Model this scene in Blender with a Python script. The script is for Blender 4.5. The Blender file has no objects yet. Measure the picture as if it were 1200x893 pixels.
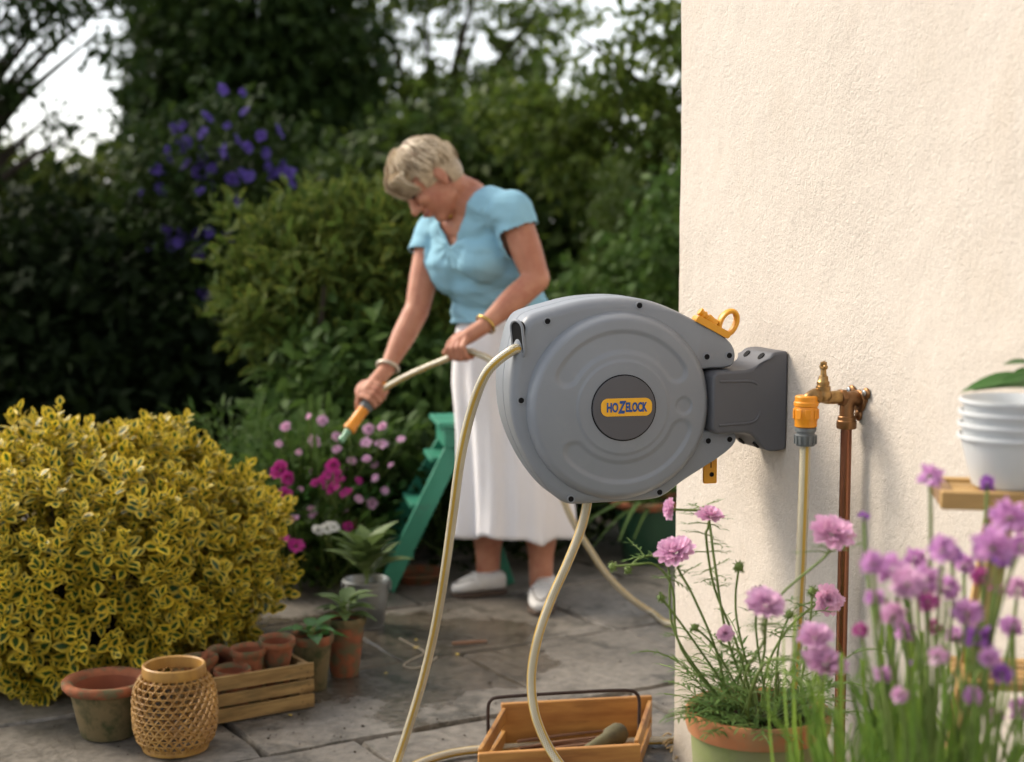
import bpy, bmesh, math, random
import numpy as np
from mathutils import Vector, Matrix, Quaternion, noise as mnoise

random.seed(7)
rng = np.random.default_rng(11)
scene = bpy.context.scene
col = scene.collection
R = math.radians

# ------------------------------------------------------------------ camera
FPX, CX, CY, CAM_H = 1850.0, 600.0, 446.5, 1.286
PITCH = math.atan((CY - 250.0) / FPX)
cam_data = bpy.data.cameras.new('camera')
cam = bpy.data.objects.new('camera', cam_data)
col.objects.link(cam)
cam.location = (0, 0, CAM_H)
cam.rotation_euler = (math.pi / 2 - PITCH, 0, 0)
cam_data.sensor_width = 36.0
cam_data.lens = 36.0 * FPX / 1200.0
cam_data.clip_end = 600.0
cam_data.dof.use_dof = True
cam_data.dof.focus_distance = 3.12
cam_data.dof.aperture_fstop = 2.7
scene.camera = cam

# ------------------------------------------------------------------ sky and sun
SUN_AZ = (-0.85, 0.42)      # horizontal direction towards the sun
SUN_EL = 40.0
world = bpy.data.worlds.new('World')
scene.world = world
world.use_nodes = True
wn = world.node_tree.nodes
wl = world.node_tree.links
bg = wn['Background']
sky = wn.new('ShaderNodeTexSky')
sky.sky_type = 'NISHITA'
sky.sun_disc = False
sky.sun_elevation = R(SUN_EL)
sky.sun_rotation = math.atan2(SUN_AZ[0], SUN_AZ[1])
sky.air_density = 1.0
sky.dust_density = 1.0
sky.ozone_density = 1.0
hs = wn.new('ShaderNodeHueSaturation')      # thin white overcast: a paler sky
hs.inputs['Saturation'].default_value = 0.25
wl.new(sky.outputs[0], hs.inputs['Color'])
wl.new(hs.outputs[0], bg.inputs['Color'])
bg.inputs['Strength'].default_value = 0.13

sun_data = bpy.data.lights.new('sun', 'SUN')
sun_data.energy = 2.0
sun_data.angle = R(22)
sun_data.color = (1.0, 0.88, 0.72)
sun = bpy.data.objects.new('sun', sun_data)
col.objects.link(sun)
_h = Vector((SUN_AZ[0], SUN_AZ[1], 0)).normalized() * math.cos(R(SUN_EL))
to_sun = Vector((_h.x, _h.y, math.sin(R(SUN_EL))))
sun.rotation_euler = to_sun.to_track_quat('Z', 'Y').to_euler()
sun.location = (-4, 1, 6)

scene.view_settings.view_transform = 'Standard'
scene.view_settings.look = 'None'
scene.view_settings.gamma = 1.0
scene.view_settings.exposure = 1.08
scene.render.engine = 'CYCLES'
scene.cycles.use_denoising = True
scene.cycles.max_bounces = 4
scene.cycles.diffuse_bounces = 2
scene.cycles.glossy_bounces = 2
scene.cycles.transmission_bounces = 2
scene.cycles.use_adaptive_sampling = True
scene.cycles.adaptive_threshold = 0.05
scene.cycles.transparent_max_bounces = 6
scene.cycles.caustics_reflective = False
scene.cycles.caustics_refractive = False

# ------------------------------------------------------------------ survey helpers
_F = Vector((0, math.cos(PITCH), -math.sin(PITCH)))
_U = Vector((0, math.sin(PITCH), math.cos(PITCH)))
def ray(px, py):
    return Vector(((px - CX) / FPX, 0, 0)) + _U * ((CY - py) / FPX) + _F
def P(px, py, Y):
    d = ray(px, py)
    return Vector((0, 0, CAM_H)) + d * (Y / d.y)
def G(px, py, z=0.0):
    d = ray(px, py)
    return Vector((0, 0, CAM_H)) + d * ((z - CAM_H) / d.z)

# ------------------------------------------------------------------ scene graph helpers
def tag(o, label=None, cat=None, group=None, kind=None):
    if label: o['label'] = label
    if cat: o['category'] = cat
    if group: o['group'] = group
    if kind: o['kind'] = kind
    return o
def thing(name, label, cat, loc=(0, 0, 0), rz=0.0, group=None):
    o = bpy.data.objects.new(name, None)
    o.empty_display_size = 0.1
    col.objects.link(o)
    o.location = loc
    o.rotation_euler = (0, 0, rz)
    return tag(o, label, cat, group)
def link_mesh(name, me, parent=None, mats=()):
    o = bpy.data.objects.new(name, me)
    col.objects.link(o)
    if parent is not None:
        o.parent = parent
    for m in mats:
        if m is not None and m.name not in [x.name for x in me.materials if x]:
            me.materials.append(m)
    return o
def copy_tree(o, parent=None):
    c = o.copy()
    col.objects.link(c)
    c.parent = parent
    for ch in [k for k in o.children]:
        copy_tree(ch, c)
    return c

class MB:
    """collects shapes, builds ONE mesh object"""
    def __init__(s):
        s.v = []; s.f = []; s.uv = []; s.mi = []; s.cur = 0
    def add(s, verts, faces, uvs=None):
        o = len(s.v)
        s.v.extend([tuple(x) for x in verts])
        for k, f in enumerate(faces):
            s.f.append(tuple(i + o for i in f))
            s.uv.append(uvs[k] if uvs else None)
            s.mi.append(s.cur)
        return s
    def box(s, c, d, rot=None, taper=0.0):
        cx, cy, cz = c; dx, dy, dz = d[0] / 2, d[1] / 2, d[2] / 2
        vs = []
        for z in (-1, 1):
            k = 1 - taper * (z + 1) / 2
            for x, y in ((-1, -1), (1, -1), (1, 1), (-1, 1)):
                v = Vector((x * dx * k, y * dy * k, z * dz))
                if rot is not None: v = rot @ v
                vs.append((cx + v.x, cy + v.y, cz + v.z))
        return s.add(vs, [(0, 3, 2, 1), (4, 5, 6, 7), (0, 1, 5, 4), (1, 2, 6, 5), (2, 3, 7, 6), (3, 0, 4, 7)])
    def bar(s, a, b, w, t, upv=(0, 0, 1)):
        a = Vector(a); b = Vector(b); d = (b - a); L = d.length; d.normalize()
        u = Vector(upv); sd = d.cross(u)
        if sd.length < 1e-4: sd = d.cross(Vector((0, 1, 0)))
        sd.normalize(); u = sd.cross(d).normalized()
        m = Matrix((sd, d, u)).transposed()
        return s.box((a + b) / 2, (w, L, t), m)
    def tube(s, pts, rad, n=10, cap=True, flat=1.0, vscale=1.0, upv=None):
        pts = [Vector(p) for p in pts]
        N = len(pts)
        if not hasattr(rad, '__len__'): rad = [rad] * N
        t0 = (pts[1] - pts[0]).normalized()
        u = Vector(upv) if upv is not None else (Vector((0, 0, 1)) if abs(t0.z) < .9 else Vector((1, 0, 0)))
        u = (u - t0 * u.dot(t0)).normalized()
        vs = []; L = 0; ls = []
        tp = t0
        for i, p in enumerate(pts):
            if i == 0: t = t0
            elif i == N - 1: t = (pts[i] - pts[i - 1]).normalized()
            else: t = (pts[i + 1] - pts[i - 1]).normalized()
            q = tp.rotation_difference(t); u = q @ u
            u = (u - t * u.dot(t)).normalized(); tp = t
            w = t.cross(u)
            if i: L += (pts[i] - pts[i - 1]).length
            ls.append(L * vscale)
            for k in range(n):
                a = 2 * math.pi * k / n
                vs.append(p + (u * math.cos(a) + w * math.sin(a) * flat) * rad[i])
        fs = []; uv = []
        for i in range(N - 1):
            for k in range(n):
                k2 = (k + 1) % n
                fs.append((i * n + k, i * n + k2, (i + 1) * n + k2, (i + 1) * n + k))
                uv.append(((k / n, ls[i]), ((k + 1) / n, ls[i]), ((k + 1) / n, ls[i + 1]), (k / n, ls[i + 1])))
        if cap:
            fs.append(tuple(range(n - 1, -1, -1))); uv.append(tuple((.5, 0) for _ in range(n)))
            fs.append(tuple((N - 1) * n + k for k in range(n))); uv.append(tuple((.5, ls[-1]) for _ in range(n)))
        return s.add(vs, fs, uv)
    def lathe(s, prof, n=32, c=(0, 0, 0), closed=False, rot=None, wob=None, cap0=True, cap1=True):
        """prof: list of (r, z)"""
        vs = []; fs = []
        for (r, z) in prof:
            for k in range(n):
                a = 2 * math.pi * k / n
                rr = r * (wob(a, z) if wob else 1.0)
                v = Vector((rr * math.cos(a), rr * math.sin(a), z))
                if rot is not None: v = rot @ v
                vs.append((v.x + c[0], v.y + c[1], v.z + c[2]))
        m = len(prof)
        for i in range(m - 1 if not closed else m):
            j = (i + 1) % m
            for k in range(n):
                k2 = (k + 1) % n
                fs.append((i * n + k, i * n + k2, j * n + k2, j * n + k))
        if not closed:
            if cap0 and prof[0][0] > 1e-6: fs.append(tuple(range(n - 1, -1, -1)))
            if cap1 and prof[-1][0] > 1e-6: fs.append(tuple((m - 1) * n + k for k in range(n)))
        return s.add(vs, fs)
    def ell(s, c, r, n=16, m=10, rot=None):
        vs = []; fs = []
        for i in range(m + 1):
            ph = math.pi * i / m
            for k in range(n):
                a = 2 * math.pi * k / n
                v = Vector((r[0] * math.sin(ph) * math.cos(a), r[1] * math.sin(ph) * math.sin(a), r[2] * math.cos(ph)))
                if rot is not None: v = rot @ v
                vs.append((v.x + c[0], v.y + c[1], v.z + c[2]))
        for i in range(m):
            for k in range(n):
                k2 = (k + 1) % n
                fs.append((i * n + k, (i + 1) * n + k, (i + 1) * n + k2, i * n + k2))
        return s.add(vs, fs)
    def extrude(s, poly, f0, f1):
        """poly: list of 2D; f0/f1 map (x,y)->3D for the two ends"""
        n = len(poly)
        vs = [f0(x, y) for x, y in poly] + [f1(x, y) for x, y in poly]
        fs = [tuple(range(n - 1, -1, -1)), tuple(range(n, 2 * n))]
        for k in range(n):
            k2 = (k + 1) % n
            fs.append((k, k2, n + k2, n + k))
        return s.add(vs, fs)
    def mesh(s, name, angle=35, weld=True):
        me = bpy.data.meshes.new(name)
        me.from_pydata(s.v, [], s.f)
        if any(u is not None for u in s.uv):
            ul = me.uv_layers.new(name='UVMap')
            flat = []
            for f, u in zip(s.f, s.uv):
                if u is None: flat.extend([0.0, 0.0] * len(f))
                else:
                    for a, b in u: flat.extend((a, b))
            ul.data.foreach_set('uv', flat)
        me.polygons.foreach_set('material_index', s.mi)
        bm = bmesh.new(); bm.from_mesh(me)
        bmesh.ops.remove_doubles(bm, verts=bm.verts, dist=1e-6)
        bmesh.ops.recalc_face_normals(bm, faces=bm.faces)
        bm.to_mesh(me); bm.free()
        me.shade_smooth()
        if angle is not None:
            me.set_sharp_from_angle(angle=R(angle))
        me.update()
        return me
    def build(s, name, mat, parent=None, angle=35, bevel=0.0, seg=2):
        me = s.mesh(name, angle)
        mats = mat if isinstance(mat, (list, tuple)) else [mat]
        o = link_mesh(name, me, parent)
        for m in mats: me.materials.append(m)
        if bevel:
            b = o.modifiers.new('bevel', 'BEVEL'); b.width = bevel; b.segments = seg
            b.limit_method = 'ANGLE'; b.angle_limit = R(30); b.harden_normals = False
        return o

def smooth_path(pts, sub=8):
    """Catmull-Rom through 3D points"""
    pts = [Vector(p) for p in pts]
    P_ = [pts[0] * 2 - pts[1]] + pts + [pts[-1] * 2 - pts[-2]]
    out = []
    for i in range(1, len(P_) - 2):
        p0, p1, p2, p3 = P_[i - 1:i + 3]
        for k in range(sub):
            t = k / sub
            out.append(0.5 * ((2 * p1) + (p2 - p0) * t + (2 * p0 - 5 * p1 + 4 * p2 - p3) * t * t + (3 * p1 - p0 - 3 * p2 + p3) * t ** 3))
    out.append(pts[-1])
    return out

# ------------------------------------------------------------------ materials
def lin(h):
    h = h.lstrip('#')
    out = []
    for i in (0, 2, 4):
        c = int(h[i:i + 2], 16) / 255
        out.append(c / 12.92 if c <= .04045 else ((c + .055) / 1.055) ** 2.4)
    return tuple(out)
def c4(c):
    return (c[0], c[1], c[2], 1.0)
def new_mat(name):
    m = bpy.data.materials.new(name); m.use_nodes = True
    nt = m.node_tree
    return m, nt, nt.nodes, nt.links, nt.nodes['Principled BSDF']
def texco(nodes, links, scale=(1, 1, 1), kind='Object'):
    tc = nodes.new('ShaderNodeTexCoord'); mp = nodes.new('ShaderNodeMapping')
    mp.inputs['Scale'].default_value = scale
    links.new(tc.outputs[kind], mp.inputs['Vector'])
    return mp.outputs[0]
def noise(nodes, links, vec, scale, detail=4, rough=.55):
    n = nodes.new('ShaderNodeTexNoise')
    n.inputs['Scale'].default_value = scale; n.inputs['Detail'].default_value = detail
    n.inputs['Roughness'].default_value = rough
    links.new(vec, n.inputs['Vector'])
    return n.outputs['Fac']
def ramp(nodes, links, fac, stops):
    r = nodes.new('ShaderNodeValToRGB')
    while len(r.color_ramp.elements) < len(stops): r.color_ramp.elements.new(.5)
    for e, (p, c) in zip(r.color_ramp.elements, stops):
        e.position = p; e.color = c4(c) if hasattr(c, '__len__') else (c, c, c, 1)
    links.new(fac, r.inputs[0])
    return r.outputs[0]
def mixc(nodes, links, fac, a, b, mode='MIX'):
    m = nodes.new('ShaderNodeMix'); m.data_type = 'RGBA'; m.blend_type = mode
    for sock, val in ((m.inputs[0], fac), (m.inputs[6], a), (m.inputs[7], b)):
        if hasattr(val, 'links') or hasattr(val, 'is_linked'): links.new(val, sock)
        elif hasattr(val, '__len__'): sock.default_value = c4(val)
        else: sock.default_value = val
    return m.outputs[2]
def bump(nodes, links, height, strength, dist, bsdf, prev=None):
    b = nodes.new('ShaderNodeBump')
    b.inputs['Strength'].default_value = strength; b.inputs['Distance'].default_value = dist
    links.new(height, b.inputs['Height'])
    if prev is not None: links.new(prev, b.inputs['Normal'])
    links.new(b.outputs[0], bsdf.inputs['Normal'])
    return b.outputs[0]

def basic(name, a, b=None, scale=8.0, rough=.6, metal=0.0, bstr=0.0, bscale=60.0, bdist=.003, stretch=(1, 1, 1), spec=.5, stain=None, stain_scale=5.0, stain_lo=.5, stain_hi=.7, rvar=.12):
    m, nt, N, L, bs = new_mat(name)
    v = texco(N, L, stretch)
    f = noise(N, L, v, scale, 5)
    c = ramp(N, L, f, [(.3, a), (.7, b if b else tuple(x * .8 for x in a))])
    if stain:
        f2 = noise(N, L, v, stain_scale, 6, .65)
        k = ramp(N, L, f2, [(stain_lo, 0.0), (stain_hi, 1.0)])
        c = mixc(N, L, k, c, stain)
    L.new(c, bs.inputs['Base Color'])
    rr = N.new('ShaderNodeMapRange'); L.new(f, rr.inputs[0])
    rr.inputs[3].default_value = max(0, rough - rvar); rr.inputs[4].default_value = min(1, rough + rvar)
    L.new(rr.outputs[0], bs.inputs['Roughness'])
    bs.inputs['Metallic'].default_value = metal
    bs.inputs['Specular IOR Level'].default_value = spec
    if bstr:
        bump(N, L, noise(N, L, v, bscale, 6, .6), bstr, bdist, bs)
    return m

def leaf_mat(name, a, b, margin=None, trans=.3, rough=.5, m0=.26, m1=.40, spec=.3):
    """leaf: colour varies leaf to leaf (attribute 'tint'); optional variegated margin across u"""
    m, nt, N, L, bs = new_mat(name)
    at = N.new('ShaderNodeAttribute'); at.attribute_name = 'tint'
    oi = N.new('ShaderNodeObjectInfo')
    ad = N.new('ShaderNodeMath'); ad.operation = 'ADD'
    L.new(at.outputs['Fac'], ad.inputs[0])
    om = N.new('ShaderNodeMath'); om.operation = 'MULTIPLY'; om.inputs[1].default_value = .35
    L.new(oi.outputs['Random'], om.inputs[0]); L.new(om.outputs[0], ad.inputs[1])
    md = N.new('ShaderNodeMath'); md.operation = 'FRACT'; L.new(ad.outputs[0], md.inputs[0])
    c = mixc(N, L, md.outputs[0], a, b)
    tc = N.new('ShaderNodeTexCoord')
    sp = N.new('ShaderNodeSeparateXYZ'); L.new(tc.outputs['UV'], sp.inputs[0])
    sb = N.new('ShaderNodeMath'); sb.operation = 'SUBTRACT'; sb.inputs[1].default_value = .5
    L.new(sp.outputs[0], sb.inputs[0])
    ab = N.new('ShaderNodeMath'); ab.operation = 'ABSOLUTE'; L.new(sb.outputs[0], ab.inputs[0])
    if margin:
        nz = N.new('ShaderNodeTexNoise'); nz.inputs['Scale'].default_value = 55
        L.new(tc.outputs['Object'], nz.inputs['Vector'])
        ns = N.new('ShaderNodeMath'); ns.operation = 'MULTIPLY_ADD'
        ns.inputs[1].default_value = .3; ns.inputs[2].default_value = -.15
        L.new(nz.outputs['Fac'], ns.inputs[0])
        # margin also closes the leaf tip and base
        va = N.new('ShaderNodeMath'); va.operation = 'SUBTRACT'; va.inputs[1].default_value = .48
        L.new(sp.outputs[1], va.inputs[0])
        vp = N.new('ShaderNodeMath'); vp.operation = 'POWER'; vp.inputs[1].default_value = 2.0
        vabs = N.new('ShaderNodeMath'); vabs.operation = 'ABSOLUTE'; L.new(va.outputs[0], vabs.inputs[0])
        L.new(vabs.outputs[0], vp.inputs[0])
        vm = N.new('ShaderNodeMath'); vm.operation = 'MULTIPLY_ADD'; vm.inputs[1].default_value = 1.2
        L.new(vp.outputs[0], vm.inputs[0]); L.new(ab.outputs[0], vm.inputs[2])
        sm = N.new('ShaderNodeMath'); sm.operation = 'ADD'
        L.new(vm.outputs[0], sm.inputs[0]); L.new(ns.outputs[0], sm.inputs[1])
        k = ramp(N, L, sm.outputs[0], [(m0, 0.0), (m1, 1.0)])
        mg = mixc(N, L, md.outputs[0], margin[0], margin[1])
        c = mixc(N, L, k, c, mg)
    else:   # pale midrib
        k = ramp(N, L, ab.outputs[0], [(.02, .25), (.06, 0.0)])
        c = mixc(N, L, k, c, tuple(min(1, x * 1.8 + .01) for x in b))
    L.new(c, bs.inputs['Base Color'])
    bs.inputs['Roughness'].default_value = rough
    bs.inputs['Specular IOR Level'].default_value = spec
    tr = N.new('ShaderNodeBsdfTranslucent'); L.new(c, tr.inputs['Color'])
    mx = N.new('ShaderNodeMixShader'); mx.inputs[0].default_value = trans
    out = N['Material Output']
    L.new(bs.outputs[0], mx.inputs[1]); L.new(tr.outputs[0], mx.inputs[2])
    L.new(mx.outputs[0], out.inputs['Surface'])
    return m

# ------------------------------------------------------------------ leaves
def leaf_template(segs=3, wide=.45, fold=.12, curl=.15, tipw=0.0, peak=.45):
    """unit-length leaf along +y; returns verts, faces, per-vertex uv"""
    vs = []; uv = []; fs = []
    for i in range(segs + 1):
        t = i / segs
        w = wide * (math.sin(math.pi * t ** (math.log(.5) / math.log(peak))) ** .8 if 0 < t < 1 else tipw)
        w = max(w, .015) / 2
        z = -curl * t * t
        for k, x in enumerate((-w, 0, w)):
            vs.append((x, t, z + (fold * abs(x) * 2))); uv.append((k / 2, t))
    for i in range(segs):
        for k in range(2):
            a = i * 3 + k
            fs.append((a, a + 1, a + 4, a + 3))
    return np.array(vs), np.array(fs), np.array(uv)

def frames(dirs, ups):
    d = dirs / np.linalg.norm(dirs, axis=1, keepdims=True)
    s = np.cross(d, ups); nl = np.linalg.norm(s, axis=1, keepdims=True); nl[nl < 1e-6] = 1
    s = s / nl
    u = np.cross(s, d)
    return s, d, u
def scatter_mesh(name, tmpl, pos, dirs, ups, size, tint=None):
    tv, tf, tuv = tmpl
    n = len(pos); k = len(tv)
    s, d, u = frames(dirs, ups)
    sz = np.asarray(size).reshape(-1, 1, 1) * np.ones((n, 1, 1))
    V = (tv[None, :, 0:1] * s[:, None, :] + tv[None, :, 1:2] * d[:, None, :] + tv[None, :, 2:3] * u[:, None, :]) * sz + pos[:, None, :]
    V = V.reshape(-1, 3)
    Fc = (tf[None, :, :] + (np.arange(n) * k)[:, None, None]).reshape(-1, 4)
    me = bpy.data.meshes.new(name)
    me.vertices.add(len(V)); me.vertices.foreach_set('co', V.astype(np.float32).ravel())
    me.loops.add(Fc.size); me.loops.foreach_set('vertex_index', Fc.ravel().astype(np.int32))
    me.polygons.add(len(Fc)); me.polygons.foreach_set('loop_start', (np.arange(len(Fc)) * 4).astype(np.int32))
    ul = me.uv_layers.new(name='UVMap')
    U = np.tile(tuv, (n, 1))[Fc.ravel()]
    ul.data.foreach_set('uv', U.astype(np.float32).ravel())
    at = me.attributes.new('tint', 'FLOAT', 'POINT')
    t = rng.random(n) if tint is None else tint
    at.data.foreach_set('value', np.repeat(t, k).astype(np.float32))
    me.update(calc_edges=True); me.shade_smooth()
    return me
def rand_unit(n):
    v = rng.normal(size=(n, 3)); return v / np.linalg.norm(v, axis=1, keepdims=True)
def ball(n, c, r, shell=.0):
    """points in an ellipsoid, shell>0 pushes them outward"""
    u = rand_unit(n); q = rng.random(n) ** (1 / 3)
    if shell: q = shell + (1 - shell) * q
    return np.array(c) + u * q[:, None] * np.array(r), u
# ================================================================== SETTING
# soil ground, one sheet to the horizon
m_soil = basic('soil', (.035, .026, .018), (.018, .014, .010), 3, .95, bstr=.8, bscale=25, bdist=.02, spec=.2)
gm = MB(); gm.add([(-150, -30, -.06), (150, -30, -.06), (150, 250, -.06), (-150, 250, -.06)], [(0, 1, 2, 3)])
tag(gm.build('ground', m_soil, None, None), kind='structure')

# --- flagstones
def stone_mat():
    m, nt, N, L, bs = new_mat('flagstone')
    v = texco(N, L)
    oi = N.new('ShaderNodeObjectInfo')
    f = noise(N, L, v, 2.2, 7, .6)
    f2 = noise(N, L, v, 34, 6, .7)
    c = ramp(N, L, f, [(.25, (.12, .104, .084)), (.5, (.195, .172, .142)), (.75, (.275, .246, .206))])
    d = ramp(N, L, f2, [(.35, .62), (.62, 1.08)])
    c = mixc(N, L, 1.0, c, d, 'MULTIPLY')
    v3 = N.new('ShaderNodeVectorMath'); v3.operation = 'ADD'; L.new(v, v3.inputs[0])
    v3.inputs[1].default_value = (3.1, 7.7, 0)
    st = noise(N, L, v3.outputs[0], 5.5, 8, .72)
    k = ramp(N, L, st, [(.52, 0.0), (.62, .85)])
    c = mixc(N, L, k, c, (.055, .05, .038))
    rv = ramp(N, L, oi.outputs['Random'], [(0, .8), (1, 1.12)])
    c = mixc(N, L, 1.0, c, rv, 'MULTIPLY')
    # splashed water round the pots: darker and glossier patches
    tc = N.new('ShaderNodeTexCoord'); geo = N.new('ShaderNodeNewGeometry')
    vd = N.new('ShaderNodeVectorMath'); vd.operation = 'DISTANCE'; L.new(geo.outputs['Position'], vd.inputs[0])
    vd.inputs[1].default_value = (-.40, 4.5, 0)
    wn_ = noise(N, L, geo.outputs['Position'], 3.0, 5, .6)
    ws = N.new('ShaderNodeMath'); ws.operation = 'MULTIPLY_ADD'; ws.inputs[1].default_value = .9
    L.new(wn_, ws.inputs[0]); L.new(vd.outputs['Value'], ws.inputs[2])
    wet = ramp(N, L, ws.outputs[0], [(.95, 1.0), (1.45, 0.0)])
    c = mixc(N, L, wet, c, mixc(N, L, 1.0, c, (.55, .52, .47), 'MULTIPLY'))
    L.new(c, bs.inputs['Base Color'])
    rr = N.new('ShaderNodeMapRange'); L.new(wet, rr.inputs[0]); rr.inputs[3].default_value = .46; rr.inputs[4].default_value = .16
    L.new(rr.outputs[0], bs.inputs['Roughness'])
    b1 = bump(N, L, f2, .55, .006, bs)
    b2 = bump(N, L, noise(N, L, v, 9, 6, .6), .45, .018, bs, b1)
    return m
m_stone = stone_mat()
m_joint = basic('joint_earth', (.03, .026, .018), (.05, .05, .022), 30, .95, bstr=.6, bscale=80, spec=.2)

CO = Vector((.381, 3.634, 0))                    # foot of the house corner
WD = Vector((.342, -.94, 0)).normalized()        # along the wall, towards the viewer
NW = Vector((-.94, -.342, 0)).normalized()       # out of the wall

pv = MB()
pv.add([(-4.2, 1.2, -.022), (4.5, 1.2, -.022), (4.5, 6.62, -.022), (-4.2, 6.62, -.022)], [(0, 1, 2, 3)])
paving = tag(pv.build('paving', m_joint, None, None), kind='structure')
PA = R(30)
pu = Vector((math.cos(PA), math.sin(PA), 0)); pvv = Vector((-math.sin(PA), math.cos(PA), 0))
fixed = {3.45: [1.32, 2.13, 2.70, 3.3], 4.0: [1.2, 1.95, 2.67, 3.35], 2.89: [1.0, 1.55, 2.35, 3.05], 4.58: [1.45, 2.3, 3.1]}
rows = [0.65, 1.21, 1.77, 2.33, 2.89, 3.45, 4.0, 4.58, 5.14, 5.7, 6.26, 6.82, 7.4]
random.seed(3)
def edge_pts(a, b, n):
    out = []
    L_ = (b - a).length
    nrm = Vector((-(b - a).y, (b - a).x, 0)).normalized()
    for i in range(n):
        t = i / n
        j = 0 if i == 0 else (mnoise.noise(Vector((a.x * 3 + t * L_ * 7, a.y * 3, 1.3))) * .011 + random.uniform(-.003, .003))
        out.append(a + (b - a) * t + nrm * j)
    return out
for ri in range(len(rows) - 1):
    v0, v1 = rows[ri], rows[ri + 1]
    js = list(fixed.get(v0, []))
    if not js:
        js = [random.uniform(-.3, .3)]
    while js[0] > -3.2: js.insert(0, js[0] - random.uniform(.5, .85))
    while js[-1] < 6.4: js.append(js[-1] + random.uniform(.5, .85))
    for a, b in zip(js[:-1], js[1:]):
        cc = pu * ((a + b) / 2) + pvv * ((v0 + v1) / 2)
        if cc.y < 1.45 or cc.y > 6.35 or abs(cc.x) > .33 * cc.y + .75: continue
        # keep stones out of the house
        if (cc - CO).dot(WD) > .25 and (cc - CO).dot(NW) < -.35: continue
        g = .006
        crn = [pu * (a + g) + pvv * (v0 + g), pu * (b - g) + pvv * (v0 + g), pu * (b - g) + pvv * (v1 - g), pu * (a + g) + pvv * (v1 - g)]
        crn = [c + Vector((random.uniform(-.006, .006), random.uniform(-.006, .006), 0)) - cc for c in crn]
        ring = []
        for k in range(4): ring += edge_pts(crn[k], crn[(k + 1) % 4], 9)
        n = len(ring)
        tilt = (random.uniform(-.004, .004), random.uniform(-.004, .004)); dz = random.uniform(-.003, .002)
        mb = MB()
        def zz(p): return dz + tilt[0] * p.x + tilt[1] * p.y
        vs = [(p.x, p.y, -.05) for p in ring]
        vs += [(p.x, p.y, zz(p) - .009 + random.uniform(-.003, .001)) for p in ring]
        vs += [(p.x * .985, p.y * .985, zz(p) - .001) for p in ring]
        fs = []
        for lv in range(2):
            for k in range(n):
                k2 = (k + 1) % n
                fs.append((lv * n + k, lv * n + k2, (lv + 1) * n + k2, (lv + 1) * n + k))
        fs.append(tuple(2 * n + k for k in range(n)))
        mb.add(vs, fs)
        st = mb.build('paving_stone', m_stone, paving, 40)
        st.location = cc

# --- house wall (rendered masonry, corner at the end of the paving)
def stucco():
    m, nt, N, L, bs = new_mat('cream_render')
    v = texco(N, L)
    f = noise(N, L, v, 1.3, 5, .6)
    c = ramp(N, L, f, [(.3, (.625, .55, .468)), (.7, (.68, .605, .525))])
    f3 = noise(N, L, v, 90, 4, .6)
    c = mixc(N, L, 1.0, c, ramp(N, L, f3, [(.3, .93), (.7, 1.02)]), 'MULTIPLY')
    st = noise(N, L, texco(N, L, (1.5, 1.5, .9)), 2.5, 6, .7)
    c = mixc(N, L, ramp(N, L, st, [(.54, 0.0), (.8, .45)]), c, (.56, .46, .35))
    # splashed dirt along the foot of the wall
    sx = N.new('ShaderNodeSeparateXYZ'); L.new(v, sx.inputs[0])
    dn = noise(N, L, v, 9, 6, .7)
    da_ = N.new('ShaderNodeMath'); da_.operation = 'MULTIPLY_ADD'; da_.inputs[1].default_value = -.5; L.new(dn, da_.inputs[0]); L.new(sx.outputs[2], da_.inputs[2])
    c = mixc(N, L, ramp(N, L, da_.outputs[0], [(0.0, .45), (.10, 0.0)]), c, (.34, .29, .21))
    L.new(c, bs.inputs['Base Color'])
    bs.inputs['Roughness'].default_value = .9; bs.inputs['Specular IOR Level'].default_value = .2
    ws = N.new('ShaderNodeTexNoise'); ws.inputs['Scale'].default_value = 105; ws.inputs['Detail'].default_value = 6
    ws.inputs['Roughness'].default_value = .62; ws.inputs['Distortion'].default_value = .8
    L.new(v, ws.inputs['Vector'])
    big = noise(N, L, v, 22, 4, .6)
    msk = ramp(N, L, noise(N, L, v, 2.3, 3), [(.35, .35), (.65, 1.0)])
    mu = N.new('ShaderNodeMath'); mu.operation = 'MULTIPLY'; L.new(ws.outputs['Fac'], mu.inputs[0]); L.new(msk, mu.inputs[1])
    b1 = bump(N, L, mu.outputs[0], .8, .0055, bs)
    b2 = bump(N, L, big, .4, .005, bs, b1)
    bump(N, L, noise(N, L, v, 7, 4, .6), .25, .010, bs, b2)
    return m
m_wall = stucco()
WL, WH = 4.4, 3.4
def wall_pt(t, z, off=0.0):
    return CO + WD * t + NW * off + Vector((0, 0, z))
wm = MB()
# plan outline of the house block, the visible face finely cut so that the render undulates
nt_, nz_ = 260, 150
def wob(t, z):
    return .0035 * mnoise.noise(Vector((t * 3.1, z * 3.1, 0))) + .0016 * mnoise.noise(Vector((t * 21, z * 21, 4))) + (.004 * max(0, 1 - z / .03) if z < .03 else 0)
ts = [(i / nt_) ** 1.35 * WL for i in range(nt_ + 1)]
zs = [j / nz_ * WH for j in range(nz_ + 1)]
zs = [-.05] + zs
vs = []
for z in zs:
    for t in ts:
        o = wob(t, z)
        e = (.006 + .006 * max(0, mnoise.noise(Vector((z * 14, 3.3, 0))))) * max(0, 1 - t / .007)          # softened arris
        p = wall_pt(t, z, o - e)
        vs.append(p)
W_ = nt_ + 1
fs = [(j * W_ + i, j * W_ + i + 1, (j + 1) * W_ + i + 1, (j + 1) * W_ + i) for j in range(len(zs) - 1) for i in range(nt_)]
wm.add(vs, fs)
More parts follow.
